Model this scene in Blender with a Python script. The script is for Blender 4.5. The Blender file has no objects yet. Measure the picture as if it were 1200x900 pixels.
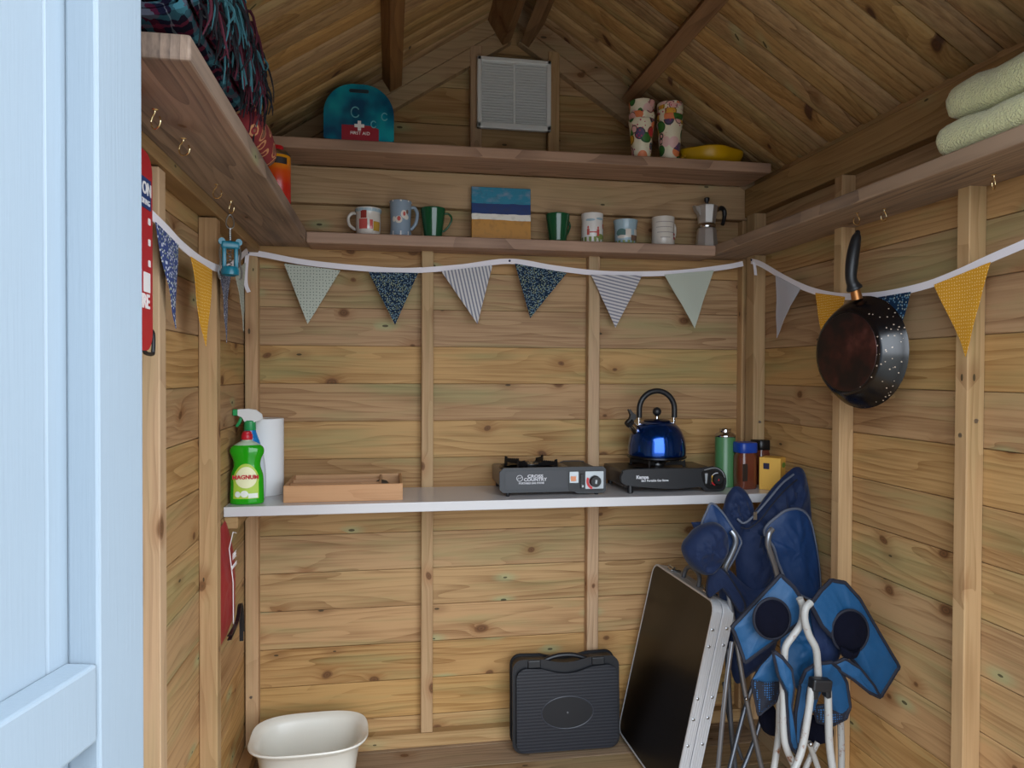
import bpy, bmesh, math, random
from mathutils import Vector, Matrix
from mathutils.noise import noise as vnoise
random.seed(7)
S = bpy.context.scene
PI = math.pi

# ------------------------------------------------------------ camera
F_PX = 850.55
CAM = Vector((0.4271, -2.2686, 1.152))
YAW, PITCH, ROLL = 0.1655, -0.01467, 0.00384
fw = Vector((math.sin(YAW)*math.cos(PITCH), math.cos(YAW)*math.cos(PITCH), math.sin(PITCH)))
rt = Vector((math.cos(YAW), -math.sin(YAW), 0))
up = rt.cross(fw)
rt, up = rt*math.cos(ROLL)+up*math.sin(ROLL), up*math.cos(ROLL)-rt*math.sin(ROLL)
cd = bpy.data.cameras.new('camera'); cam = bpy.data.objects.new('camera', cd); S.collection.objects.link(cam)
cd.sensor_width = 36; cd.lens = 36*F_PX/1200; cd.clip_start = 0.02
M = Matrix((rt, up, -fw)).transposed().to_4x4(); M.translation = CAM
cam.matrix_world = M
S.camera = cam

# ------------------------------------------------------------ light: overcast daylight through the open doorway
S.view_settings.view_transform = 'Standard'; S.view_settings.look = 'None'
S.view_settings.gamma = 1; S.view_settings.use_curve_mapping = False
S.view_settings.exposure = 2.68
w = bpy.data.worlds.new('overcast_sky'); S.world = w; w.use_nodes = True
nt = w.node_tree; nt.nodes.clear()
o_ = nt.nodes.new('ShaderNodeOutputWorld'); b_ = nt.nodes.new('ShaderNodeBackground')
tc = nt.nodes.new('ShaderNodeTexCoord'); sx = nt.nodes.new('ShaderNodeSeparateXYZ'); cr = nt.nodes.new('ShaderNodeValToRGB')
nt.links.new(tc.outputs['Generated'], sx.inputs[0]); nt.links.new(sx.outputs['Z'], cr.inputs[0])
cr.color_ramp.elements[0].position = 0.0; cr.color_ramp.elements[0].color = (0.70, 0.76, 0.84, 1)
cr.color_ramp.elements[1].position = 0.8; cr.color_ramp.elements[1].color = (0.80, 0.90, 1.0, 1)
nt.links.new(cr.outputs[0], b_.inputs['Color']); b_.inputs['Strength'].default_value = 1.0
nt.links.new(b_.outputs[0], o_.inputs[0])
pl = bpy.data.lights.new('doorway_sky_portal', 'AREA'); pl.shape = 'RECTANGLE'; pl.size = 1.26; pl.size_y = 1.8
pl.cycles.is_portal = True
po = bpy.data.objects.new('doorway_sky_portal', pl); S.collection.objects.link(po)
po.location = (0.80, -1.56, 0.88); po.rotation_euler = (PI/2, 0, 0)

# ------------------------------------------------------------ helpers
def at(px, py, y):
    """world point on the plane y=const seen in direction (px,py) of the 1200x900 photo"""
    d = fw + rt*((px-600)/F_PX) + up*((450-py)/F_PX)
    return CAM + d*((y-CAM.y)/d.y)
def atx(px, py, x):
    d = fw + rt*((px-600)/F_PX) + up*((450-py)/F_PX)
    return CAM + d*((x-CAM.x)/d.x)

def srgb(r, g, b):
    f = lambda c: (c/12.92 if c <= .04045 else ((c+.055)/1.055)**2.4)
    return (f(r/255), f(g/255), f(b/255), 1)

class NB:
    """tiny node builder"""
    def __init__(s, name):
        s.m = bpy.data.materials.new(name); s.m.use_nodes = True
        s.t = s.m.node_tree; s.b = s.t.nodes['Principled BSDF']
    def n(s, typ, ins=None, **kw):
        x = s.t.nodes.new(typ)
        for k, v in kw.items(): setattr(x, k, v)
        if ins:
            for k, v in ins.items():
                if hasattr(v, 'links') or isinstance(v, bpy.types.NodeSocket): s.t.links.new(v, x.inputs[k])
                else: x.inputs[k].default_value = v
        return x
    def math(s, op, a, b=0.0, clamp=False):
        x = s.n('ShaderNodeMath', {0: a, 1: b}, operation=op); x.use_clamp = clamp; return x.outputs[0]
    def mix(s, f, a, b, bt='MIX'):
        x = s.n('ShaderNodeMix', data_type='RGBA', blend_type=bt)
        for i, v in ((0, f), (6, a), (7, b)):
            if isinstance(v, bpy.types.NodeSocket): s.t.links.new(v, x.inputs[i])
            else: x.inputs[i].default_value = v
        return x.outputs[2]
    def ramp(s, f, pts, const=False):
        x = s.n('ShaderNodeValToRGB', {0: f}); e = x.color_ramp.elements
        if const: x.color_ramp.interpolation = 'CONSTANT'
        while len(e) < len(pts): e.new(0.5)
        for i, (p, c) in enumerate(pts):
            e[i].position = p; e[i].color = c if len(c) == 4 else (*c, 1)
        return x.outputs[0]
    def xyz(s, kind='Object'):
        c = s.n('ShaderNodeTexCoord'); q = s.n('ShaderNodeSeparateXYZ', {0: c.outputs[kind]})
        return c.outputs[kind], q.outputs[0], q.outputs[1], q.outputs[2]
    def comb(s, x, y, z=0.0): return s.n('ShaderNodeCombineXYZ', {0: x, 1: y, 2: z}).outputs[0]
    def set(s, **kw):
        for k, v in kw.items():
            k = k.replace('_', ' ')
            if isinstance(v, bpy.types.NodeSocket): s.t.links.new(v, s.b.inputs[k])
            else: s.b.inputs[k].default_value = v
        return s.m
    def bump(s, h, strength=.3, dist=.002):
        x = s.n('ShaderNodeBump', {'Strength': strength, 'Distance': dist, 'Height': h})
        s.t.links.new(x.outputs[0], s.b.inputs['Normal'])

def plain(name, col, rough=.5, metal=0.0, **kw):
    b = NB(name); return b.set(Base_Color=col, Roughness=rough, Metallic=metal, **kw)

def wood(name, L, A, pitch=None, off=0.0, light=(183,146,100), dark=(128,90,52), knotc=(80,54,32), green=(138,144,96),
         knots=.32, greenamt=.5, rough=.62, grain=1.0, kscale=7.0):
    b = NB(name); _, X, Y, Z = b.xyz(); C = {'X': X, 'Y': Y, 'Z': Z}
    l, a = C[L], C[A]; third = [C[k] for k in 'XYZ' if k not in (L, A)][0]
    if pitch:
        idx = b.math('FLOOR', b.math('DIVIDE', b.math('SUBTRACT', a, off), pitch))
        rnd = b.n('ShaderNodeTexWhiteNoise', {'W': idx}, noise_dimensions='1D').outputs['Value']
    else:
        oi = b.n('ShaderNodeObjectInfo'); rnd = oi.outputs['Random']
    r7 = b.math('MULTIPLY', rnd, 37.0)
    l2 = b.math('ADD', l, r7)
    t3 = b.math('MULTIPLY', third, 1.0)
    # knots
    warp = b.n('ShaderNodeTexNoise', {'Vector': b.comb(b.math('MULTIPLY', l2, 5.0), b.math('MULTIPLY', a, 12.0), r7), 'Scale': 1.0, 'Detail': 2.0})
    wv = b.math('MULTIPLY', b.math('SUBTRACT', warp.outputs[0], .5), .35)
    kv = b.comb(b.math('ADD', b.math('MULTIPLY', l2, kscale*.8), wv), b.math('ADD', b.math('MULTIPLY', b.math('ADD', a, b.math('MULTIPLY', third, 1.0)), kscale*1.15), r7))
    vo = b.n('ShaderNodeTexVoronoi', {'Vector': kv, 'Scale': 1.0, 'Randomness': .9}, voronoi_dimensions='2D')
    ks = b.n('ShaderNodeSeparateColor', {0: vo.outputs['Color']})
    on = b.math('LESS_THAN', ks.outputs[0], knots)
    size = b.math('ADD', b.math('MULTIPLY', ks.outputs[1], .07), .035)
    dist = vo.outputs['Distance']
    knot = b.math('MULTIPLY', on, b.math('SUBTRACT', 1.0, b.n('ShaderNodeMapRange', {0: b.math('DIVIDE', dist, size), 1: .75, 2: 1.25}).outputs[0]))
    halo = b.math('MULTIPLY', on, b.math('SUBTRACT', 1.0, b.n('ShaderNodeMapRange', {0: dist, 1: .03, 2: .30}, interpolation_type='SMOOTHSTEP').outputs[0]))
    # grain flows round the knots
    aw = b.math('ADD', a, b.math('MULTIPLY', halo, .012))
    gl = b.n('ShaderNodeTexNoise', {'Vector': b.comb(b.math('MULTIPLY', l2, 1.1), b.math('MULTIPLY', aw, 9.0), b.math('ADD', r7, t3)), 'Scale': 1.0, 'Detail': 2.0}).outputs[0]
    ph = b.math('ADD', b.math('MULTIPLY', aw, 32.0), b.math('MULTIPLY', gl, 9.0))
    ring = b.math('FRACT', ph)
    ring = b.math('POWER', ring, 2.2)
    ring = b.math('MULTIPLY', ring, b.n('ShaderNodeTexNoise', {'Vector': b.comb(b.math('MULTIPLY', l2, 1.5), b.math('MULTIPLY', a, 8.0), r7), 'Scale': 1.0}).outputs[0])
    fine = b.n('ShaderNodeTexNoise', {'Vector': b.comb(b.math('MULTIPLY', l2, 4.0), b.math('MULTIPLY', aw, 170.0), b.math('ADD', r7, b.math('MULTIPLY', third, 60.0))), 'Scale': 1.0, 'Detail': 3.0}).outputs[0]
    patch = b.n('ShaderNodeTexNoise', {'Vector': b.comb(b.math('MULTIPLY', l2, 2.5), b.math('MULTIPLY', a, 10.0), b.math('ADD', r7, 3.3)), 'Scale': 1.0, 'Detail': 3.0}).outputs[0]
    g = b.math('ADD', b.math('MULTIPLY', ring, .95*grain), b.math('MULTIPLY', b.math('SUBTRACT', fine, .5), 1.3*grain), clamp=False)
    g = b.math('ADD', g, b.math('MULTIPLY', b.math('SUBTRACT', patch, .45), 1.3), clamp=True)
    col = b.mix(g, srgb(*light), srgb(*dark))
    # board to board variation
    hv = b.n('ShaderNodeHueSaturation', {'Hue': b.math('ADD', .4965, b.math('MULTIPLY', rnd, .007)), 'Saturation': b.math('ADD', .90, b.math('MULTIPLY', b.math('FRACT', b.math('MULTIPLY', rnd, 13.0)), .18)),
              'Value': b.math('ADD', .91, b.math('MULTIPLY', b.math('FRACT', b.math('MULTIPLY', rnd, 7.0)), .18)), 'Color': col})
    col = hv.outputs[0]
    gm = b.n('ShaderNodeTexNoise', {'Vector': b.comb(b.math('MULTIPLY', l2, 1.7), b.math('MULTIPLY', a, 14.0), b.math('ADD', r7, 9.0)), 'Scale': 1.0, 'Detail': 3.0, 'Roughness': .6}).outputs[0]
    gmask = b.math('MULTIPLY', b.n('ShaderNodeMapRange', {0: gm, 1: .50, 2: .72}).outputs[0], greenamt)
    col = b.mix(gmask, col, srgb(*green))
    col = b.mix(b.math('MULTIPLY', halo, .45), col, srgb(int(dark[0]*1.02), int(dark[1]*.9), int(dark[2]*.8)))
    kc = b.mix(b.math('FRACT', b.math('MULTIPLY', dist, 22.0)), srgb(*knotc), srgb(int(knotc[0]*1.45), int(knotc[1]*1.4), int(knotc[2]*1.4)))
    col = b.mix(b.math('MULTIPLY', knot, .85), col, kc)
    if knots > 0:
        kv2 = b.comb(b.math('MULTIPLY', l2, 6.0), b.math('ADD', b.math('MULTIPLY', b.math('ADD', a, third), 15.0), b.math('MULTIPLY', r7, 1.7)))
        v2 = b.n('ShaderNodeTexVoronoi', {'Vector': kv2, 'Scale': 1.0, 'Randomness': 1.0}, voronoi_dimensions='2D')
        k2 = b.n('ShaderNodeSeparateColor', {0: v2.outputs['Color']})
        on2 = b.math('LESS_THAN', k2.outputs[0], .13); gr2 = b.math('GREATER_THAN', k2.outputs[1], .45)
        h2 = b.math('MULTIPLY', on2, b.math('SUBTRACT', 1.0, b.n('ShaderNodeMapRange', {0: v2.outputs['Distance'], 1: .03, 2: .34}, interpolation_type='SMOOTHSTEP').outputs[0]))
        col = b.mix(b.math('MULTIPLY', h2, b.math('MULTIPLY', gr2, .65*min(1, greenamt*2))), col, srgb(160,166,122))
        col = b.mix(b.math('MULTIPLY', h2, b.math('MULTIPLY', b.math('SUBTRACT', 1.0, gr2), .45)), col, srgb(118,78,46))
        core = b.math('MULTIPLY', on2, b.math('LESS_THAN', v2.outputs['Distance'], b.math('ADD', .028, b.math('MULTIPLY', k2.outputs[2], .03))))
        col = b.mix(b.math('MULTIPLY', core, .85), col, srgb(58,50,34))
    b.bump(b.math('ADD', fine, ring), .25, .0012)
    return b.set(Base_Color=col, Roughness=rough, Specular_IOR_Level=.25)

# ---- meshes
def bm_new(): return bmesh.new()
def link(name, bm, mat=None, parent=None, smooth=False, world=False, bevel=0, seg=2):
    if bevel:
        bmesh.ops.bevel(bm, geom=[e for e in bm.edges], offset=bevel, segments=seg, profile=.5, affect='EDGES', clamp_overlap=True)
    me = bpy.data.meshes.new(name)
    if world and parent is not None:
        off = Vector(parent.location); p = parent.parent
        while p is not None: off += Vector(p.location); p = p.parent
        bmesh.ops.translate(bm, verts=bm.verts, vec=-off)
    bmesh.ops.recalc_face_normals(bm, faces=bm.faces)
    bm.to_mesh(me); bm.free()
    if smooth:
        for f in me.polygons: f.use_smooth = True
        try: me.set_sharp_from_angle(angle=math.radians(42))
        except Exception: pass
    if mat: me.materials.append(mat)
    o = bpy.data.objects.new(name, me); S.collection.objects.link(o)
    if parent is not None: o.parent = parent
    return o
def tag(o, label=None, cat=None, group=None, kind=None):
    if label: o['label'] = label
    if cat: o['category'] = cat
    if group: o['group'] = group
    if kind: o['kind'] = kind
    return o
def thing(name, label, cat, loc=(0,0,0), rz=0.0, group=None, kind=None):
    o = bpy.data.objects.new(name, None); S.collection.objects.link(o)
    o.empty_display_size = .03; o.location = loc; o.rotation_euler = (0, 0, rz)
    return tag(o, label, cat, group, kind)
def copy_tree(o, parent=None):
    c = o.copy(); S.collection.objects.link(c)
    if parent is not None: c.parent = parent
    for ch in [k for k in bpy.data.objects if k.parent == o]: copy_tree(ch, c)
    return c

def box(bm, x0, x1, y0, y1, z0, z1, mat=None):
    vs = [bm.verts.new((x, y, z)) for x in (x0, x1) for y in (y0, y1) for z in (z0, z1)]
    for f in ((0,1,3,2),(4,6,7,5),(0,4,5,1),(2,3,7,6),(0,2,6,4),(1,5,7,3)): bm.faces.new([vs[i] for i in f])
    if mat is not None: bmesh.ops.transform(bm, matrix=mat, verts=vs)
    return vs
def rbox(bm, x0, x1, y0, y1, z0, z1, r, seg=3, mat=None):
    t = bmesh.new(); box(t, x0, x1, y0, y1, z0, z1)
    bmesh.ops.bevel(t, geom=list(t.edges), offset=r, segments=seg, profile=.5, affect='EDGES', clamp_overlap=True)
    if mat is not None: bmesh.ops.transform(t, matrix=mat, verts=t.verts)
    merge(bm, t)
def merge(bm, t):
    m = bpy.data.meshes.new('tmp'); t.to_mesh(m); t.free(); bm.from_mesh(m); bpy.data.meshes.remove(m)
def lathe(bm, prof, seg=40, c=(0,0,0), mat=None, cap=True):
    rings = []
    allv = []
    for r, z in prof:
        if r < 1e-6: v = bm.verts.new((c[0], c[1], c[2]+z)); rings.append([v]*seg); allv.append(v)
        else:
            R = [bm.verts.new((c[0]+r*math.cos(2*PI*i/seg), c[1]+r*math.sin(2*PI*i/seg), c[2]+z)) for i in range(seg)]
            rings.append(R); allv += R
    for A, B in zip(rings, rings[1:]):
        for i in range(seg):
            j = (i+1) % seg; q = []
            for v in (A[i], A[j], B[j], B[i]):
                if v not in q: q.append(v)
            if len(q) >= 3:
                try: bm.faces.new(q)
                except ValueError: pass
    if cap:
        for R in (rings[0], rings[-1]):
            if R[0] is not R[1]:
                try: bm.faces.new(R)
                except ValueError: pass
    if mat is not None: bmesh.ops.transform(bm, matrix=mat, verts=allv)
    return allv
def smooth_path(pts, n=6, closed=False):
    P = [Vector(p) for p in pts]; out = []; N = len(P)
    rng = range(N) if closed else range(N-1)
    for i in rng:
        p0 = P[(i-1) % N] if closed or i > 0 else P[0]*2-P[1]
        p1 = P[i]; p2 = P[(i+1) % N]
        p3 = P[(i+2) % N] if closed or i+2 < N else P[-1]*2-P[-2]
        for k in range(n):
            t = k/n
            out.append(.5*((2*p1)+(p2-p0)*t+(2*p0-5*p1+4*p2-p3)*t*t+(3*p1-p0-3*p2+p3)*t**3))
    if not closed: out.append(P[-1].copy())
    return out
def tube(bm, pts, r, seg=10, closed=False, flat=None, updir=None):
    """r radius (number or list); flat=(w,h) rectangle ribbon instead of round"""
    P = [Vector(p) for p in pts]; n = len(P); rings = []
    prev = None
    for i in range(n):
        a = P[(i-1) % n] if (closed or i > 0) else P[i]; c = P[(i+1) % n] if (closed or i < n-1) else P[i]
        t = (c-a).normalized()
        if updir is not None: u = Vector(updir)
        elif prev is None: u = Vector((0,0,1)) if abs(t.z) < .9 else Vector((1,0,0))
        else: u = prev
        s = t.cross(u)
        if s.length < 1e-6: s = t.cross(Vector((0,1,0)))
        s.normalize(); u = s.cross(t).normalized(); prev = u
        R = r[i] if isinstance(r, (list, tuple)) else r
        if flat: ring = [P[i]+s*sx*flat[0]/2+u*sy*flat[1]/2 for sx, sy in ((-1,-1),(1,-1),(1,1),(-1,1))]
        else: ring = [P[i]+(s*math.cos(2*PI*k/seg)+u*math.sin(2*PI*k/seg))*R for k in range(seg)]
        rings.append([bm.verts.new(v) for v in ring])
    m = len(rings[0]); pairs = list(zip(rings, rings[1:]))
    if closed: pairs.append((rings[-1], rings[0]))
    for A, B in pairs:
        for k in range(m):
            j = (k+1) % m; bm.faces.new((A[k], A[j], B[j], B[k]))
    if not closed:
        bm.faces.new(rings[0]); bm.faces.new(rings[-1])
def cyl(bm, p0, p1, r0, r1=None, seg=20):
    tube(bm, [p0, p1], [r0, r0 if r1 is None else r1], seg)
def prism(bm, poly, d, mat=None):
    """poly of (x,z) extruded from y=0 to y=d"""
    A = [bm.verts.new((x, 0, z)) for x, z in poly]; B = [bm.verts.new((x, d, z)) for x, z in poly]
    bm.faces.new(A); bm.faces.new(list(reversed(B)))
    for i in range(len(poly)):
        j = (i+1) % len(poly); bm.faces.new((A[i], A[j], B[j], B[i]))
    if mat is not None: bmesh.ops.transform(bm, matrix=mat, verts=A+B)
def rrect(w, h, r, n=5, cx=0, cz=0):
    o = []
    for sx, sz, a0 in ((1,1,0),(-1,1,90),(-1,-1,180),(1,-1,270)):
        for k in range(n+1):
            a = math.radians(a0+90*k/n); o.append((cx+sx*(w/2-r)+r*math.cos(a), cz+sz*(h/2-r)+r*math.sin(a)))
    return o
def ell(rx, rz, n=28, cx=0, cz=0): return [(cx+rx*math.cos(2*PI*k/n), cz+rz*math.sin(2*PI*k/n)) for k in range(n)]
def T(x=0, y=0, z=0): return Matrix.Translation((x, y, z))
def R(a, ax): return Matrix.Rotation(a, 4, ax)
def text(name, s, size, mat, parent, mtx, depth=.0006, sx=1.0, bold=0.0):
    cu = bpy.data.curves.new('t', 'FONT'); cu.body = s; cu.size = size; cu.align_x = 'CENTER'; cu.align_y = 'CENTER'
    cu.extrude = depth; cu.offset = bold; cu.resolution_u = 3
    to = bpy.data.objects.new('t', cu); S.collection.objects.link(to)
    dg = bpy.context.evaluated_depsgraph_get(); me = bpy.data.meshes.new_from_object(to.evaluated_get(dg))
    bpy.data.objects.remove(to); bpy.data.curves.remove(cu)
    me.name = name; me.materials.clear(); me.materials.append(mat)
    me.transform(mtx @ R(PI/2, 'X') @ Matrix.Diagonal((sx, 1, 1, 1)))
    o = bpy.data.objects.new(name, me); S.collection.objects.link(o); o.parent = parent
    return o
# shapes lying on a curved wall of a vessel: (theta, z) patches, theta=0 faces -y
def wrap(bm, rad, t0, t1, z0, z1, nt_=6, nz=2, off=.0006, shape='rect', lift=.0):
    G = []
    for i in range(nz+1):
        row = []
        for j in range(nt_+1):
            u, v = j/nt_*2-1, i/nz*2-1
            if shape == 'ell':
                # square to disc
                uu = u*math.sqrt(max(0, 1-v*v/2)); vv = v*math.sqrt(max(0, 1-u*u/2)); u, v = uu, vv
            th = (t0+t1)/2+u*(t1-t0)/2; z = (z0+z1)/2+v*(z1-z0)/2; r = rad(z)+off
            row.append(bm.verts.new((r*math.sin(th), -r*math.cos(th), z)))
        G.append(row)
    for A, B in zip(G, G[1:]):
        for k in range(nt_): bm.faces.new((A[k], A[k+1], B[k+1], B[k]))
def pillow(bm, outline, centre, thick, wr=.004, rings=11, n=5, seed=0.0, flat=.5):
    """soft closed cushion/fabric body spanning a closed outline of 3-D points"""
    P = smooth_path(outline, n, True); c = Vector(centre); N = len(P)
    nrm = Vector((0, 0, 0))
    for i in range(N): nrm += (P[i]-c).cross(P[(i+1) % N]-c)
    nrm.normalize()
    def shell(sg):
        out = []
        for k in range(1, rings+1):
            s = 1-k/rings; row = []
            if k == rings:
                v = c+nrm*sg*thick*.5; v = v+nrm*vnoise(v*22+Vector((seed,)*3))*wr*2; return out, bm.verts.new(v)
            for p in P:
                q = c+(p-c)*s; h = (1-s**(1/flat*1.3))**.5
                q = q+nrm*sg*thick*.5*h
                e_ = min(1, 3*(1-s)); qs = Vector((q.x*1.5+q.z*.6, q.y, q.z*.8)); q = q+nrm*sg*(.10-abs(vnoise(qs*22+Vector((seed, seed*2, 0)))))*wr*1.9*e_+nrm*sg*(.1-abs(vnoise(q*52+Vector((seed, 5, 0)))))*wr*.8*e_
                row.append(bm.verts.new(q))
            out.append(row)
    rim = [bm.verts.new(p) for p in P]
    for sg in (1, -1):
        rows, tip = shell(sg); rr = [rim]+rows
        for A, B in zip(rr, rr[1:]):
            for i in range(N): bm.faces.new((A[i], A[(i+1) % N], B[(i+1) % N], B[i]))
        for i in range(N): bm.faces.new((rr[-1][i], rr[-1][(i+1) % N], tip))
    return P
# ------------------------------------------------------------ materials
W = 1.6066; FRONT = -1.50; PITCHB = 0.115; JZ = 1.2337
RZ = 2.296; SL = 0.64; RX = 0.808
roof_z = lambda x: RZ-SL*abs(x-RX)
off_j = JZ-PITCHB*20
m_back = wood('wood_back', 'X', 'Z', PITCHB, off_j)
m_side = wood('wood_side', 'Y', 'Z', PITCHB, off_j)
m_roof = wood('wood_roof', 'X', 'Y', 0.0725, -5*0.0725, light=(182,146,98), dark=(110,78,46), knots=.42, knotc=(54,30,20), greenamt=.3)
m_floor = wood('wood_floor', 'X', 'Y', 0.12, -.168-.12*20, light=(160,132,100), dark=(116,92,66), greenamt=.2)
m_stud = wood('wood_stud', 'Z', 'X', None, light=(186,152,114), dark=(150,116,82), knots=.12, greenamt=.25)
m_railx = wood('wood_rail', 'X', 'Z', None, light=(178,146,106), dark=(138,106,70), knots=.25, greenamt=.2)
m_raily = wood('wood_rail_side', 'Y', 'Z', None, light=(164,132,94), dark=(120,90,60), knots=.2, greenamt=.15)
m_purl = wood('wood_purlin', 'Y', 'Z', None, light=(142,106,72), dark=(100,70,46), knots=.2, greenamt=.05)
m_shx = wood('shelf_wood', 'X', 'Y', None, light=(180,144,120), dark=(130,100,82), knots=.06, green=(120,104,92), greenamt=.35, grain=1.2)
m_shy = wood('shelf_wood_side', 'Y', 'X', None, light=(168,142,120), dark=(110,92,80), knots=.04, green=(102,94,90), greenamt=.8, grain=1.2)
white_pl = plain('white_plastic', srgb(222,222,220), .35)
cream_pl = plain('cream_plastic', srgb(226,222,210), .3)
black_pl = plain('black_plastic', srgb(24,25,28), .42)
chrome = plain('chrome', srgb(200,200,200), .12, 1.0)
steel = plain('brushed_steel', srgb(170,172,174), .28, 1.0)
brass = plain('brass', srgb(240,218,170), .2, 1.0)
alu = plain('aluminium', srgb(190,192,195), .38, .9)

# ------------------------------------------------------------ structure
def boards(bm, a0, a1, off, pitch, lfun, place, gd=.006, sl=.0008, ch=.003, thick=.018):
    k0 = math.floor((a0-off)/pitch+1e-6); k1 = math.ceil((a1-off)/pitch-1e-6)
    def strip(pa, pb):
        (A, da), (B, db) = pa, pb
        la, lb = lfun(A), lfun(B)
        q = [place(la[0], A, da), place(la[1], A, da), place(lb[1], B, db), place(lb[0], B, db)]
        v = []
        for p in q:
            if not v or (Vector(p)-Vector(v[-1])).length > 1e-6: v.append(p)
        if len(v) > 2 and (Vector(v[0])-Vector(v[-1])).length < 1e-6: v.pop()
        if len(v) >= 3: bm.faces.new([bm.verts.new(p) for p in v])
    for k in range(k0, k1):
        lo, hi = max(a0, off+k*pitch), min(a1, off+(k+1)*pitch)
        if hi-lo < .006: continue
        dp = .0015 if ch < .01 else .0075
        pr = [(lo, -gd), (lo+sl, -gd), (lo+sl, -dp), (lo+ch*.45, -dp*.35), (lo+ch, 0), (hi-ch, 0), (hi-ch*.45, -dp*.35), (hi-sl, -dp), (hi-sl, -gd), (hi, -gd)]
        for a, b in zip(pr, pr[1:]): strip(a, b)
    strip((a0, -thick), (a1, -thick))
# back wall with its gable
def gl(z):
    h = (RZ-z)/SL
    return (max(-.02, RX-h), max(min(W+.02, RX+h), max(-.02, RX-h)))
bm = bm_new()
zs = RZ-SL*RX
boards(bm, 0, RZ-.01, off_j, PITCHB, gl, lambda l, a, d: (l, -d, a))
wall_back = tag(link('wall_back', bm, m_back), 'back wall of horizontal pale pine boards rising into a gable', kind='structure')
bm = bm_new(); boards(bm, 0, 1.79, off_j, PITCHB, lambda z: (FRONT, .02), lambda l, a, d: (d, l, a))
wall_left = tag(link('wall_left', bm, m_side), 'left side wall of horizontal pine boards', kind='structure')
bm = bm_new(); boards(bm, 0, 1.79, off_j, PITCHB, lambda z: (FRONT, .02), lambda l, a, d: (W-d, l, a))
wall_right = tag(link('wall_right', bm, m_side), 'right side wall of horizontal pine boards', kind='structure')
# front wall round the doorway (behind the viewer's line of sight)
bm = bm_new()
box(bm, 0, .165, FRONT-.03, FRONT, 0, 1.76); box(bm, 1.44, W, FRONT-.03, FRONT, 0, 1.76)
prism(bm, [(0, 1.78), (0, 1.80), (.66, 1.80), (.66, 1.80), (W, 1.80), (W, roof_z(W)), (RX, RZ-.002), (0, roof_z(0))][2:], .03, T(0, FRONT-.03, 0))
prism(bm, [(0, 1.70), (W, 1.70), (W, 1.80), (0, 1.80)], .0295, T(0, FRONT-.03, 0))
prism(bm, [(0,1.80),(.66,1.80),(RX,RZ-.002),(0,roof_z(0))], .03, T(0, FRONT-.03, 0))
wall_front = tag(link('wall_front', bm, m_back), 'front wall around the open doorway', kind='structure')
bm = bm_new(); boards(bm, FRONT-.1, 0, -.168-.12*20, .12, lambda a: (0, W), lambda l, a, d: (l, a, d), thick=.04)
floor = tag(link('floor', bm, m_floor), 'timber floor of wide boards', kind='structure')
gm = NB('outside_gravel'); co, X, Y, Z = gm.xyz()
nz = gm.n('ShaderNodeTexNoise', {'Vector': co, 'Scale': 30.0, 'Detail': 4.0}).outputs[0]
gm.set(Base_Color=gm.ramp(nz, [(.3, srgb(108,106,100)), (.7, srgb(142,140,134))]), Roughness=.9)
bm = bm_new(); box(bm, -12, 14, -16, FRONT-.04, -.14, -.06)
tag(link('ground', bm, gm.m), 'grey ground outside the door', kind='structure')
# roof: two slopes of boards with purlins
cs = 1/math.sqrt(1+SL*SL)
bm = bm_new()
for sgn in (-1, 1):
    def pl_(l, a, d, sgn=sgn):   # l = horizontal distance from ridge
        x = RX+sgn*l; return (x+sgn*d*SL*cs, a, RZ-SL*l+d*cs*1.0)
    # d negative = outward (up): point is offset along outward normal
    boards(bm, FRONT-.06, .02, -.0725*25, .0725, lambda a: (0, .86), lambda l, a, d, sgn=sgn: (RX+sgn*(l-d*SL*cs), a, RZ-SL*l-d*cs), ch=.016, sl=.0016, gd=.010)
ceiling = tag(link('ceiling', bm, m_roof), 'pitched ceiling of narrow pine boards under the roof', kind='structure')
def slope_bar(bm, sgn, l0, w_, h, y0, y1, dl0=0):
    """bar under the slope: l0 distance from the ridge along horizontal, w_ along slope, h deep"""
    p = Vector((RX+sgn*l0, 0, RZ-SL*l0)); u = Vector((sgn*cs, 0, -SL*cs)); n = Vector((-sgn*SL*cs, 0, -cs))
    vs = []
    for y in (y0, y1):
        for a, b in ((0, dl0), (w_, dl0), (w_, h), (0, h)): vs.append(bm.verts.new(p+u*a+n*b+Vector((0, y, 0))))
    for f in ((0,1,2,3),(7,6,5,4),(0,4,5,1),(1,5,6,2),(2,6,7,3),(3,7,4,0)): bm.faces.new([vs[i] for i in f])
for sgn in (-1, 1):
    bm = bm_new(); slope_bar(bm, sgn, (.372, .365)[sgn>0], .042, .044, FRONT, -.034)
    bmesh.ops.bevel(bm, geom=list(bm.edges), offset=.0015, segments=1, affect='EDGES'); link('purlin', bm, m_purl, ceiling)
    bm = bm_new(); slope_bar(bm, sgn, .063, .030, .088, FRONT, -.034); link('ridge_batten', bm, m_purl, ceiling)
    bm = bm_new(); slope_bar(bm, sgn, .02, .94, .045, -.036, -.0005); slope_bar(bm, sgn, .06, .90, .09, -.030, -.0005, .046)
    link('gable_rafter', bm, m_railx, wall_back)
def stud(parent, x0, x1, y0, y1, z0, z1, mat=None, name='stud', bev=.002):
    bm = bm_new(); rbox(bm, x0, x1, y0, y1, z0, z1, bev, 1); return link(name, bm, mat or m_stud, parent)
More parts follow.
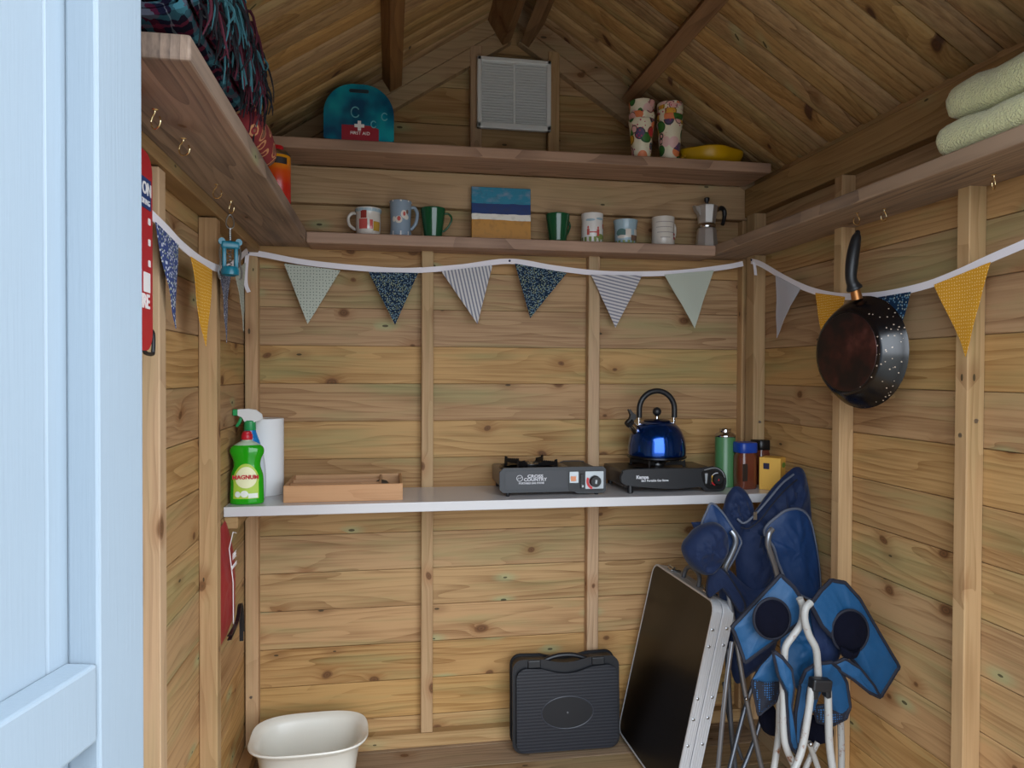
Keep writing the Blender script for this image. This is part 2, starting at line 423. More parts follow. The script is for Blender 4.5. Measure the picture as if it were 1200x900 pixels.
# back wall framing
stud(wall_back, .520, .556, -.035, -.0005, .043, 1.656); stud(wall_back, 1.046, 1.083, -.035, -.0005, .043, 1.656)
stud(wall_back, .0, W, -.0352, -.0005, 1.657, 1.766, m_railx, 'top_rail')
stud(wall_back, .004, .041, -.037, -.0005, .043, 1.656); stud(wall_back, W-.040, W-.004, -.035, -.0005, .043, 1.656)
stud(wall_back, .0, W, -.036, -.0005, .0, .042, m_railx, 'bottom_rail')
stud(wall_back, .667, .703, -.035, -.0005, 1.80, 2.16); stud(wall_back, .912, .948, -.035, -.0005, 1.80, 2.16)
# side framing
for y in (-.985, -.567): stud(wall_right, W-.040, W-.0005, y, y+.033, .043, 1.665)
stud(wall_right, W-.040, W-.0005, -.115, -.062, .043, 1.665)
stud(wall_right, W-.035, W-.0005, FRONT, -.0365, 1.665, 1.757, m_raily, 'eave_plate')
for y in (-.955, -.545): stud(wall_left, .0005, .040, y, y+.037, .043, 1.50)
stud(wall_left, .0005, .035, FRONT, -.04, 1.665, 1.757, m_raily, 'eave_plate')
stud(wall_left, .0005, .045, -1.47, -.04, 1.503, 1.529, m_raily, 'shelf_cleat')
stud(wall_left, .0005, .035, FRONT, -.04, .0, .042, m_raily, 'bottom_rail')
stud(wall_right, W-.035, W-.0005, FRONT, -.04, .0, .042, m_raily, 'bottom_rail')
stud(wall_left, .0005, .035, -.295, -.04, .745, .776, m_raily, 'counter_cleat')
# screws in studs
for (p, q_, ax) in ((wall_back, (.020, -.037, .19), 'y'), (wall_back, (1.588, -.1175, 1.0), 'y'), (wall_right, (W-.020, -.9865, 1.06), 'y'), (wall_right, (W-.0405, -.968, 1.03), 'x')):
    bm = bm_new(); c = Vector(q_)
    d = Vector((0, -.001, 0)) if ax == 'y' else Vector((-.001, 0, 0))
    cyl(bm, c+d*.2, c-d*.5, .0045); link('screw', bm, steel, p)

# ------------------------------------------------------------ blue door leaf folded back on the left
b = NB('blue_paint'); co, X, Y, Z = b.xyz()
nz = b.n('ShaderNodeTexNoise', {'Vector': b.comb(b.math('MULTIPLY', X, 300.0), b.math('MULTIPLY', Y, 300.0), b.math('MULTIPLY', Z, 12.0)), 'Scale': 1.0, 'Detail': 3.0}).outputs[0]
n2 = b.n('ShaderNodeTexNoise', {'Vector': co, 'Scale': 4.0}).outputs[0]
b.bump(nz, .35, .0008)
m_blue = b.set(Base_Color=b.mix(n2, srgb(130,142,152), srgb(136,148,158)), Roughness=.5)
DA = math.atan2(.2334, .9724)
door = thing('door_1', 'pale blue painted door leaf of vertical boards standing open on the left', None, (.188, -1.507, 0), -DA, kind='structure')
# local frame: -y runs along the leaf towards the viewer, +x faces the viewer
TH = .030
bm = bm_new(); 
for k in range(9):
    y1 = -.0 - k*.095 + (0 if k else 0); y0 = y1-.095
    rbox(bm, -TH-.014, -TH, y0+.0004, y1-.0004, -.03, 1.78, .002, 1)
link('board_panel', bm, m_blue, door)
for y1 in (0, -.785):
    bm = bm_new(); rbox(bm, -TH, 0, y1-.070, y1, -.03, 1.78, .003, 2); link('stile', bm, m_blue, door)
for z1 in (.893, .12, 1.78):
    bm = bm_new(); rbox(bm, -TH, -.0008, -.784, -.071, z1-.070, z1, .003, 2); link('rail', bm, m_blue, door)
# ------------------------------------------------------------ shelves and worktop
def shelf(name, label, x0, x1, y0, y1, z0, z1, mat, cat='shelf', bev=.0035):
    bm = bm_new(); rbox(bm, x0, x1, y0, y1, z0, z1, bev, 2)
    o = link(name, bm, mat); return tag(o, label, cat)
shelf('shelf', 'long timber shelf on the left wall carrying the tartan blanket', .0, .187, -1.330, -.002, 1.530, 1.562, m_shy)
shelf('shelf', 'long timber shelf on the right wall carrying the pale green towels', W-.170, W-.0008, -1.47, -.002, 1.530, 1.560, m_shy)
shelf('shelf', 'highest timber shelf across the back wall under the gable', .045, 1.572, -.205, -.037, 1.767, 1.797, m_shx)
shelf('shelf', 'narrow timber shelf across the back wall holding the mugs', .188, 1.435, -.118, -.002, 1.524, 1.556, m_shx)
wl = NB('grey_laminate'); co, X, Y, Z = wl.xyz()
wl.set(Base_Color=srgb(205,203,204), Roughness=.22, Specular_IOR_Level=.6)
bm = bm_new(); rbox(bm, .0008, W-.0008, -.300, -.0385, .777, .803, .002, 2)
tag(link('worktop', bm, wl.m), 'pale grey laminate worktop running the full width of the back wall', 'worktop')
# ------------------------------------------------------------ bunting
def fabric(name, base, kind=None, c2=(255,255,255), c3=None, sc=180, ang=0.0, width=.010, plane='x'):
    b = NB(name); co, X, Y, Z = b.xyz()
    h = X if plane == 'x' else Y
    weave = b.n('ShaderNodeTexNoise', {'Vector': co, 'Scale': 900.0}).outputs[0]
    col = srgb(*base)
    v2 = b.comb(h, Z, 0.0)
    if kind == 'dots':
        vo = b.n('ShaderNodeTexVoronoi', {'Vector': v2, 'Scale': float(sc), 'Randomness': .25}, voronoi_dimensions='2D')
        col = b.mix(b.math('LESS_THAN', vo.outputs['Distance'], .17), srgb(*base), srgb(*c2))
    elif kind == 'floral':
        vo = b.n('ShaderNodeTexVoronoi', {'Vector': v2, 'Scale': float(sc), 'Randomness': 1.0}, voronoi_dimensions='2D')
        sepc = b.n('ShaderNodeSeparateColor', {0: vo.outputs['Color']}).outputs[0]
        f = b.math('MULTIPLY', b.math('LESS_THAN', vo.outputs['Distance'], .36), b.math('GREATER_THAN', sepc, .35))
        cc = b.ramp(sepc, [(0, srgb(*c2)), (.72, srgb(*(c3 or c2)))], True)
        col = b.mix(f, srgb(*base), cc)
    elif kind == 'stripe':
        t = b.math('ADD', b.math('MULTIPLY', h, math.cos(ang)), b.math('MULTIPLY', Z, math.sin(ang)))
        fr = b.math('FRACT', b.math('DIVIDE', t, width))
        col = b.mix(b.math('LESS_THAN', fr, .45), srgb(*base), srgb(*c2))
    b.bump(weave, .3, .0006)
    return b.set(Base_Color=col, Roughness=.85, Specular_IOR_Level=.15)
FB = dict(
    sage=fabric('sage_dotted_cotton', (186,192,180), 'dots', (96,108,104), sc=110),
    navy=fabric('navy_floral_cotton', (28,44,66), 'floral', (120,146,160), (150,160,130), sc=240),
    stripe1=fabric('grey_striped_cotton', (206,203,202), 'stripe', (128,130,144), ang=0.22, width=.0105),
    stripe2=fabric('grey_cross_striped_cotton', (204,200,200), 'stripe', (134,134,148), ang=1.36, width=.0105),
    sage2=fabric('sage_textured_cotton', (188,194,180), 'dots', (164,172,164), sc=170),
    yellow=fabric('ochre_cotton', (216,156,44), 'dots', (244,214,150), sc=150, plane='y'),
    floral=fabric('blue_white_floral_cotton', (60,74,124), 'floral', (206,210,220), (150,160,140), sc=190, plane='y'),
    floralg=fabric('grey_floral_cotton', (88,92,112), 'floral', (150,156,172), (190,190,196), sc=230, plane='y'),
    sagey=fabric('sage_plain_cotton', (186,192,180), 'dots', (150,160,150), sc=120, plane='y'),
    lilac=fabric('pale_grey_cotton', (186,186,194), None),
    navyy=fabric('navy_leaf_cotton', (24,48,76), 'floral', (96,136,160), (160,170,160), sc=170, plane='y'),
)
m_tape = fabric('white_cotton_tape', (236,232,238))
def flag(parent, a, b_, c, mat, ax, seed=0, label=None):
    """a, b_, c = (l, z) corners; ax: 'x' back wall, else a function (l,z,d)->point"""
    bm = bm_new(); n = 12
    pos = (lambda l, z, d: (l, -.049-d, z)) if ax == 'x' else ax
    for sd in (0, 1):
        G = []
        for i in range(n+1):
            row = []
            for j in range(n+1-i):
                u, v = j/n, i/n; wv = 1-u-v
                l = a[0]*wv+b_[0]*u+c[0]*v; z = a[1]*wv+b_[1]*u+c[1]*v
                d = .0055*math.sin((l+seed)*38)*min(1, v*3)*.6+.004*vnoise(Vector((l*14, z*14, seed*3.1)))*min(1, v*2.5)+.0035*v
                row.append(bm.verts.new(pos(l, z, d+(.0012 if sd else 0))))
            G.append(row)
        for i in range(n):
            for j in range(n-i):
                bm.faces.new((G[i][j], G[i][j+1], G[i+1][j]))
                if j < n-i-1: bm.faces.new((G[i][j+1], G[i+1][j+1], G[i+1][j]))
    bmesh.ops.remove_doubles(bm, verts=bm.verts, dist=1e-6)
    bd = [e for e in bm.edges if e.is_boundary]
    try: bmesh.ops.bridge_loops(bm, edges=bd)
    except Exception: pass
    o = link('flag', bm, mat, parent, True, True)
    if label: o['label'] = label
    return o
def bunting(label, pts, pins, tails, loc):
    t = thing('bunting', label, 'bunting', loc)
    bm = bm_new(); tube(bm, smooth_path(pts, 6), 0, flat=(.0016, .0165), updir=(0, 0, 1)); link('tape', bm, m_tape, t, False, True)
    for tl in tails:
        bm = bm_new(); tube(bm, smooth_path(tl, 4), 0, flat=(.0012, .011), updir=(1, .3, 0)); link('ribbon_tail', bm, m_tape, t, False, True)
    for p in pins:
        bm = bm_new(); bmesh.ops.create_uvsphere(bm, u_segments=10, v_segments=8, radius=.0035, matrix=T(*p)); link('pin', bm, navy_pl, t, True, True)
    return t
navy_pl = plain('navy_pin_plastic', srgb(28,34,70), .3)
bb = bunting('white taped bunting of six patterned flags strung along the back wall', [(.012,-.045,1.503),(.06,-.045,1.497),(.183,-.045,1.477),(.356,-.045,1.464),(.483,-.045,1.462),(.638,-.045,1.477),(.789,-.045,1.499),(.932,-.045,1.482),(1.071,-.045,1.470),(1.211,-.045,1.471),(1.355,-.045,1.480),(1.502,-.045,1.501),(1.555,-.062,1.511)],
             [(.016,-.048,1.501),(.789,-.048,1.500)], [[(.014,-.05,1.498),(.010,-.052,1.44),(.012,-.056,1.405),(.020,-.058,1.385)]], (.80,-.045,1.47))
bf = lambda pts: [(at(px, py, -.046).x, at(px, py, -.046).z) for px, py in pts]
for pts, mt, lb in (([(333,309),(399,317),(361,380)], 'sage', 'pale sage flag with tiny dots'), ([(432,319),(490,320),(463,381)], 'navy', 'navy floral flag'),
                [[(517,318),(577,311),(559,380)], 'stripe1', 'grey and white striped flag, stripes running down'], ([(603,309),(664,320),(621,373)], 'navy', 'navy floral flag hanging askew'),
                ([(692,322),(752,323),(721,384)], 'stripe2', 'grey and white flag striped across'), ([(778,322),(836,317),(813,385)], 'sage2', 'pale sage flag')):
    p = bf(pts); flag(bb, p[0], p[1], p[2], FB[mt], 'x', pts[0][0]*.01, lb)
bl = bunting('white taped bunting of four flags strung along the left wall', [(.048,-1.040,1.408),(.048,-1.019,1.404),(.048,-.938,1.396),(.048,-.839,1.384),(.048,-.683,1.378),(.048,-.512,1.389),(.048,-.361,1.432),(.03,-.16,1.485),(.016,-.052,1.502)], [(.049,-1.036,1.408)], [], (.048,-.6,1.40))
Lp = lambda l, z, d: (.050+d, l, z)
for a, b_, c, mt, lb in (((-1.009,1.395),(-.882,1.380),(-.919,1.228),'floral','blue and white floral flag'), ((-.799,1.372),(-.634,1.370),(-.699,1.205),'yellow','ochre yellow flag'),
                 ((-.565,1.378),(-.444,1.390),(-.517,1.219),'floralg','grey blue floral flag'), ((-.406,1.398),(-.271,1.440),(-.305,1.258),'sagey','pale sage flag')):
    flag(bl, a, b_, c, FB[mt], Lp, a[0], lb)
br = bunting('white taped bunting of four flags strung along the right wall behind the pan', [(W-.052,-.117,1.511),(W-.048,-.177,1.491),(W-.048,-.311,1.432),(W-.048,-.443,1.383),(W-.048,-.577,1.352),(W-.048,-.725,1.339),(W-.048,-.864,1.343),(W-.048,-.96,1.357),(W-.048,-1.045,1.375),(W-.048,-1.18,1.402),(W-.048,-1.38,1.45)],
             [(W-.053,-.120,1.514)], [[(W-.052,-.135,1.505),(W-.054,-.145,1.485),(W-.054,-.15,1.462)]], (W-.048,-.7,1.36))
Rp = lambda l, z, d: (W-.050-d, l, z)
for a, b_, c, mt, lb in (((-.263,1.446),(-.396,1.392),(-.271,1.260),'lilac','plain pale grey flag'), ((-.47,1.372),(-.60,1.348),(-.53,1.19),'yellow','ochre yellow flag half behind the pan'),
                 ((-.705,1.334),(-.834,1.335),(-.76,1.17),'navyy','navy leaf patterned flag half behind the pan'), ((-.903,1.342),(-1.049,1.368),(-.994,1.189),'yellow','ochre yellow flag nearest the door')):
    flag(br, a, b_, c, FB[mt], Rp, a[0], lb)

# ------------------------------------------------------------ cup hooks
def make_hook(label, group):
    t = thing('cup_hook', label, 'hook', group=group)
    bm = bm_new(); lathe(bm, [(0,0),(.0045,0),(.0045,-.0012),(.0018,-.0025),(0,-.0025)], 14); link('collar', bm, brass, t, True)
    bm = bm_new(); path = [(0,0,-.001),(0,0,-.006)]+[(0, .0005-.0085+.0085*math.cos(a)+.0, -.013-.0085*math.sin(a)) for a in [math.radians(-50+25*k) for k in range(10)]]
    path = [(0,0,-.001),(0,.001,-.006),(0,.006,-.011),(0,.009,-.018),(0,.006,-.026),(0,-.001,-.029),(0,-.009,-.026),(0,-.012,-.019),(0,-.010,-.013)]
    tube(bm, smooth_path(path, 5), .0012, 8); link('hook_wire', bm, brass, t, True)
    return t
hk = make_hook('brass cup hook under the left shelf, the one nearest the door', 'brass hooks under the left shelf')
hk.location = (.092,-1.148,1.531); hk.rotation_euler = (0,0,.9)
for loc, rz, lb, gp in (((.096,-1.018,1.531), 1.1, 'brass cup hook under the left shelf, second one in from the door', 0), ((.081,-.724,1.531), 1.1, 'brass cup hook under the left shelf, just before the corkscrew hook', 0),
                        ((.080,-.585,1.531), .7, 'brass cup hook under the left shelf holding the teal corkscrew', 0), ((1.548,-1.063,1.531), -1.0, 'brass cup hook under the right shelf, the one nearest the door', 1),
                        ((1.535,-.772,1.531), -1.2, 'empty brass cup hook under the right shelf just right of the pan', 1), ((1.502,-.722,1.531), -1.3, 'brass cup hook under the right shelf holding up the frying pan', 1)):
    c = copy_tree(hk); c.location = loc; c.rotation_euler = (0,0,rz); c['label'] = lb; c['group'] = 'brass hooks under the right shelf' if gp else 'brass hooks under the left shelf'

# ------------------------------------------------------------ corkscrew
teal_pl = plain('teal_plastic', srgb(16,112,134), .3)
ck = thing('corkscrew', 'teal winged corkscrew hanging from a hook under the left shelf', 'corkscrew', (.079,-.592,1.4965), .35); ck.scale = (.80,.80,.84)
bm = bm_new(); tube(bm, [(.010*math.sin(a)*(1-.25*math.cos(a)), 0, -.017+.018*math.cos(a)) for a in [2*PI*k/24 for k in range(24)]], .0019, 8, closed=True); link('handle_ring', bm, steel, ck, True)
bm = bm_new(); cyl(bm, (0,0,-.034), (0,0,-.075), .0035)
for k in range(7): lathe(bm, [(.0035,-.040-k*.005),(.0050,-.0415-k*.005),(.0035,-.043-k*.005)], 12, cap=False)
link('toothed_shaft', bm, steel, ck, True)
bm = bm_new(); tube(bm, [(.004*math.cos(k*.8),.004*math.sin(k*.8),-.085-k*.0011) for k in range(48)], .0014, 6); link('worm', bm, steel, ck, True)
bm = bm_new(); rbox(bm, -.024,.024,-.009,.009,-.088,-.068,.005,3); rbox(bm,-.021,-.010,-.007,.007,-.140,-.072,.003,2); rbox(bm,.010,.021,-.007,.007,-.140,-.072,.003,2)
lathe(bm, [(.016,-.158),(.023,-.156),(.024,-.145),(.021,-.136),(.015,-.134),(.015,-.158)], 28, cap=False)
for s in (-1,1): lathe(bm, [(0,-.007),(.009,-.007),(.009,.007),(0,.007)], 18, mat=T(s*.022,0,-.070)@R(PI/2,'X'))
link('body', bm, teal_pl, ck, True)
for s in (-1,1):
    bm = bm_new(); tube(bm, smooth_path([(s*.024,-.001,-.078),(s*.027,-.002,-.10),(s*.025,-.003,-.125),(s*.030,-.003,-.145),(s*.029,-.003,-.163),(s*.024,-.003,-.168)],4), [.0028]*20+[.0022], 8, flat=None); link('wing_lever', bm, steel, ck, True)

# ------------------------------------------------------------ frying pan
b = NB('pan_enamel'); co, X, Y, Z = b.xyz()
vo = b.n('ShaderNodeTexVoronoi', {'Vector': co, 'Scale': 120.0})
msk = b.n('ShaderNodeTexNoise', {'Vector': co, 'Scale': 9.0, 'Detail': 2.0}).outputs[0]
sp = b.math('MULTIPLY', b.math('LESS_THAN', vo.outputs['Distance'], .21), b.math('MULTIPLY', b.math('GREATER_THAN', msk, .44), b.math('GREATER_THAN', b.math('SUBTRACT', X, b.math('MULTIPLY', Z, .35)), .03)))
sp = b.math('MULTIPLY', sp, b.math('GREATER_THAN', b.n('ShaderNodeSeparateColor', {0: vo.outputs['Color']}).outputs[0], .66))
b.set(Base_Color=b.mix(sp, srgb(12,10,12), srgb(190,170,150)), Roughness=.22, Specular_IOR_Level=.6); m_pan = b.m
b = NB('burnt_pan_base'); co, X, Y, Z = b.xyz()
nz = b.n('ShaderNodeTexNoise', {'Vector': co, 'Scale': 14.0, 'Detail': 5.0, 'Roughness': .6}).outputs[0]
m_base = b.set(Base_Color=b.ramp(nz, [(.40, srgb(22,13,13)), (.55, srgb(52,22,18)), (.72, srgb(84,44,38)), (.88, srgb(120,84,76))]), Roughness=.45, Metallic=.2)
# local frame: +y is the inside of the pan, -y its base; hangs by the handle (+z)
PA = -(PI/2-.16)
pc = Vector((W-.104, -.738, 1.204))
pan = thing('frying_pan', 'black speckled frying pan with scorched base hung by its handle on the right wall', 'frying pan', pc, PA); pan.scale = (.91, .91, .91)
prof = [(0,-.046),(.100,-.046),(.106,-.0445),(.112,-.040),(.126,-.022),(.137,-.004),(.142,.004),(.1435,.006),(.1425,.0075),(.1395,.006),(.134,-.003),(.123,-.021),(.109,-.038),(.100,-.042),(0,-.042)]
bm = bm_new(); lathe(bm, prof, 72, mat=R(-PI/2,'X')@T(0,0,0)); link('pan_body', bm, m_pan, pan, True)
# lathe axis z -> after R(-90,X): z->y
bm = bm_new(); lathe(bm, [(0,-.0475),(.094,-.0475),(.0985,-.0470),(.0995,-.0455),(.0985,-.044),(0,-.044)], 72, mat=R(-PI/2,'X')); link('base_plate', bm, m_base, pan, True)
cu_m = plain('worn_copper', srgb(176,120,72), .35, .9)
bm = bm_new(); tube(bm, [(0,-.012,.135),(0,-.020,.163)], [.0135,.0115], 18); link('ferrule', bm, cu_m, pan, True)
bm = bm_new(); hp = smooth_path([(0,-.020,.160),(0,-.026,.172),(0,-.032,.188),(0,-.031,.215),(0,-.026,.25),(0,-.018,.285),(0,-.012,.305)],5)
tube(bm, hp, [.019,.0195,.019,.0175,.016,.015,.0142,.014,.0138,.0136,.0136,.0137,.014,.0143,.0146,.0149,.0152,.0153,.0153,.0152,.015,.0147,.0143,.0138,.0132,.0126,.0118,.0108,.009,.007,.004], 16); link('handle', bm, black_pl, pan, True)
bm = bm_new(); tube(bm, [(.0065*math.cos(a), -.013, .302+.0065*math.sin(a)) for a in [2*PI*k/16 for k in range(16)]], .0022, 6, closed=True); link('hanging_loop', bm, black_pl, pan, True)

# ------------------------------------------------------------ fire blanket cases on the left wall
red_m = plain('red_plastic', srgb(176,28,40), .38); red_f = plain('red_vinyl', srgb(160,32,44), .5)
white_p = plain('white_print', srgb(236,232,230), .6); navy_p = plain('navy_print', srgb(30,58,110), .6)
fb = thing('fire_blanket_case', 'red rounded fire blanket case with black pull loops beside the door', 'fire blanket', (.043,-1.187,1.200))
mm = T(0,0,0)@R(PI/2,'Z')
bm = bm_new(); prism(bm, rrect(.25,.295,.028,6,0,.135), -.018, mm)
bmesh.ops.bevel(bm, geom=[e for e in bm.edges], offset=.003, segments=2, affect='EDGES'); link('case', bm, red_m, fb, False)
bm = bm_new(); prism(bm, [(x_, z_) for x_, z_ in rrect(.236,.046,.002,2,0,.222)], -.0008, T(.0182,0,0)@R(PI/2,'Z')); link('blue_band', bm, navy_p, fb)
text('lettering', 'ON', .026, white_p, fb, T(.0192,.098,.228)@R(PI/2,'Z'), bold=.0006)
text('lettering', 'FOR COOKING', .012, white_p, fb, T(.0192,.070,.208)@R(PI/2,'Z'))
text('lettering', 'FIRE', .030, white_p, fb, T(.0184,.085,.058)@R(PI/2,'Z'), bold=.0008)
for k, z_ in enumerate((.182,.150,.118)):
    bm = bm_new(); prism(bm, rrect(.010,.010,.001,1,.112,z_), -.0005, T(.0182,0,0)@R(PI/2,'Z')); link('pictogram', bm, white_p, fb)
bm = bm_new(); prism(bm, rrect(.030,.030,.001,1,.10,.088), -.0005, T(.0182,0,0)@R(PI/2,'Z')); link('pictogram', bm, white_p, fb)
for y_ in (-.085,.130):
    bm = bm_new(); p_ = smooth_path([(.012,y_-.03,-.004),(.014,y_-.026,-.018),(.014,y_+.006,-.020),(.014,y_+.013,-.014),(.014,y_+.013,.012),(.012,y_+.004,.018)],5)
    tube(bm, p_, .0032, 8); link('pull_loop', bm, black_pl, fb, True)
# soft red pouch lower down, with black tapes
def dens3(pts, n=4):
    o = []
    for i in range(len(pts)):
        a_, c_ = Vector(pts[i]), Vector(pts[(i+1)%len(pts)])
        o += [a_+(c_-a_)*k/n for k in range(n)]
    return o
fp = thing('fire_blanket_pouch', 'red soft fire blanket pouch hanging under the left end of the worktop', 'fire blanket', (.012,-.34,.48))
bm = bm_new(); pillow(bm, dens3([(.012,-.47,.725),(.012,-.40,.765),(.012,-.335,.775),(.012,-.318,.765),(.016,-.285,.72),(.020,-.265,.67),(.021,-.262,.60),(.020,-.264,.51),(.014,-.33,.480),(.012,-.47,.47)]), (.020,-.37,.62), .016, .003, 9, 2, seed=2); link('pouch', bm, red_f, fp, True, True)
bm = bm_new(); tube(bm, [(.0315,-.335,.745),(.0325,-.385,.715),(.0335,-.345,.62),(.0320,-.335,.51)], .0013, 6); tube(bm, [(.0315,-.335,.745),(.0325,-.30,.735)], .0013, 6); link('white_piping', bm, white_p, fp, True, True)
text('lettering', 'FIRE', .024, white_p, fp, T(.0225,.008,.205)@R(PI/2,'Z'))
text('lettering', 'BLANKET', .014, white_p, fp, T(.0225,.006,.180)@R(PI/2,'Z'))
for k in range(2):
    bm = bm_new(); tube(bm, smooth_path([(.040,-.42,.500+k*.01),(.040,-.33,.515),(.036,-.275,.540),(.032,-.245+k*.012,.52),(.032,-.235+k*.016,.47-k*.01),(.032,-.235+k*.016,.43+k*.02)],5), 0, flat=(.0025,.010), updir=(1,0,.2)); link('black_tape', bm, black_pl, fp, False, True)

# ------------------------------------------------------------ air vent in the gable
vt = thing('air_vent', 'square white louvred air vent high in the back gable', 'vent', (.802,-.036,2.013))
bm = bm_new()
w2, h2, fr = .1155, .109, .014
for (x0,x1,z0,z1) in ((-w2,w2,h2-fr,h2),(-w2,w2,-h2,-h2+fr*1.3),(-w2,-w2+fr,-h2,h2),(w2-fr,w2,-h2,h2)): rbox(bm,x0,x1,-.017,0,z0,z1,.003,2)
link('frame', bm, white_pl, vt)
bm = bm_new(); n_ = 22
for k in range(n_):
    z = -h2+.022+k*(2*h2-.038)/(n_-1)
    box(bm, -w2+fr, w2-fr, -.0045, .0045, -.0009, .0009, T(0,-.009,z)@R(-.45,'X'))
link('louvres', bm, white_pl, vt)
bm = bm_new(); rbox(bm,-.003,.003,-.0155,-.006,-h2+fr,h2-fr,.001,1); link('mullion', bm, white_pl, vt)
bm = bm_new(); box(bm,-w2+fr,w2-fr,-.002,-.0005,-h2+fr,h2-fr); link('gap_shade_screen', bm, plain('gap_shade_grey', srgb(96,94,96), .8), vt)  # screen coloured dark to paint the shade between the louvres
for x_,z_ in ((-.055,.043),(.045,.043),(-.03,-.012),(.06,-.052)):
    bm = bm_new(); bmesh.ops.create_uvsphere(bm, u_segments=10, v_segments=6, radius=.0028, matrix=T(x_,-.014,z_)); link('screw', bm, white_pl, vt, True)

# ------------------------------------------------------------ first aid kit
b = NB('teal_translucent_plastic'); co, X, Y, Z = b.xyz()
nz = b.n('ShaderNodeTexNoise', {'Vector': co, 'Scale': 14.0, 'Detail': 2.0}).outputs[0]
m_aid = b.set(Base_Color=b.ramp(nz, [(.35, srgb(0,70,104)), (.5, srgb(0,112,138)), (.65, srgb(10,150,164))]), Roughness=.2)
ak = thing('first_aid_kit', 'teal round-topped plastic first aid kit on the highest back shelf', 'first aid kit', (.339,-.172,1.7972))
def arch(w_, h_, r, n=14):
    p = [(-w_/2+.008,0),(w_/2-.008,0),(w_/2,.008),(w_/2,h_-r)]
    p += [(w_/2-r+r*math.cos(a), h_-r+r*math.sin(a)) for a in [PI/2*k/n for k in range(1,n+1)]]
    p += [(-w_/2+r+r*math.cos(a), h_-r+r*math.sin(a)) for a in [PI/2+PI/2*k/n for k in range(0,n)]]
    return p+[(-w_/2,h_-r),(-w_/2,.008)]
bm = bm_new(); prism(bm, arch(.184,.152,.080), .024, T(0,-.026,0)); prism(bm, arch(.178,.149,.078), .027, T(0,-.001,0))
bmesh.ops.bevel(bm, geom=[e for e in bm.edges if abs(e.verts[0].co.y-e.verts[1].co.y)<1e-6], offset=.004, segments=3, affect='EDGES'); link('case', bm, m_aid, ak, True)
bm = bm_new(); prism(bm, rrect(.054,.010,.0045,5,0,.137), .0006, T(0,-.0268,0)); link('handle_slot', bm, plain('dark_slot', srgb(20,42,50), .6), ak)
bm = bm_new(); prism(bm, [(-.047,0),(.054,0),(.054,.034),(.033,.042),(-.047,.042)], .0006, T(0,-.0270,0)); link('red_label', bm, plain('red_label', srgb(150,20,40), .5), ak)
bm = bm_new(); prism(bm, [(-.0045,-.0135),(.0045,-.0135),(.0045,-.0045),(.0135,-.0045),(.0135,.0045),(.0045,.0045),(.0045,.0135),(-.0045,.0135),(-.0045,.0045),(-.0135,.0045),(-.0135,-.0045),(-.0045,-.0045)], .0006, T(.001,-.0277,.041)); link('white_cross', bm, white_p, ak)
text('lettering', 'FIRST AID', .0125, white_p, ak, T(.003,-.0276,.020))
lt = plain('pale_teal_print', srgb(90,176,190), .5)
for x_,z_,r_ in ((-.010,.078,.014),(.040,.047,.009),(.070,.070,.010)):
    bm = bm_new(); tube(bm, [(x_+r_*math.cos(a)*.8,-.0272,z_+r_*math.sin(a)) for a in [.6+2*PI*.82*k/20 for k in range(21)]], .0016, 6); link('round_emblem', bm, lt, ak, True)

# ------------------------------------------------------------ stacked patterned cups
b = NB('fruit_print'); co, X, Y, Z = b.xyz()
oi = b.n('ShaderNodeObjectInfo')
v = b.n('ShaderNodeVectorMath', {0: co, 1: b.comb(b.math('MULTIPLY', oi.outputs['Random'], 3.0), 0.0, 0.0)}, operation='ADD').outputs[0]
vo = b.n('ShaderNodeTexVoronoi', {'Vector': v, 'Scale': 30.0, 'Randomness': .9}); c1 = b.n('ShaderNodeSeparateColor', {0: vo.outputs['Color']}).outputs[0]
cl = b.ramp(c1, [(0, srgb(230,130,80)), (.16, srgb(232,190,186)), (.30, srgb(240,226,200)), (.38, srgb(60,118,50)), (.54, srgb(226,166,50)), (.68, srgb(232,176,170)), (.82, srgb(196,44,48)), (.92, srgb(90,70,110))], True)
ins = b.math('LESS_THAN', vo.outputs['Distance'], .56)
v3 = b.n('ShaderNodeTexVoronoi', {'Vector': v, 'Scale': 110.0}); dots = b.math('MULTIPLY', b.math('LESS_THAN', v3.outputs['Distance'], .28), b.math('GREATER_THAN', c1, .62))
cl = b.mix(ins, srgb(232,222,196), cl); cl = b.mix(dots, cl, srgb(196,60,96))
rim_ = b.math('MULTIPLY', b.math('LESS_THAN', b.math('ABSOLUTE', b.math('SUBTRACT', vo.outputs['Distance'], .48)), .03), b.math('GREATER_THAN', c1, .4))
cl = b.mix(rim_, cl, srgb(40,70,50))
m_cup = b.set(Base_Color=cl, Roughness=.45)
def make_cup():
    t = thing('patterned_cup', 'x', 'cup')
    bm = bm_new(); lathe(bm, [(0,.002),(.0265,.002),(.0275,0),(.0285,.002),(.0385,.105),(.0402,.112),(.0406,.118),(.0400,.121),(.0392,.118),(.0385,.110),(.0275,.004),(0,.004)], 36); link('cup_wall', bm, m_cup, t, True); return t
c0 = make_cup(); first = True
names = {0: ['lowest', 'middle', 'topmost'], 1: ['lowest', 'second', 'middle', 'fourth', 'topmost']}
for s_, (cx, cy, zs_) in enumerate(((1.172,-.163,(0,.020,.055)), (1.262,-.163,(0,.018,.033,.048,.055)))):
    for k, dz in enumerate(zs_):
        c = c0 if first else copy_tree(c0); first = False
        c.scale = (.965, .965, .965); c.location = (cx+random.uniform(-.001,.001), cy, 1.797+dz); c.rotation_euler = (0,0,random.uniform(0,6))
        c['label'] = 'fruit patterned cup, %s of the %s cup stack on the highest back shelf' % (names[s_][k], ('left', 'right')[s_])
        c['group'] = 'nested fruit patterned cups in the %s stack' % ('left', 'right')[s_]

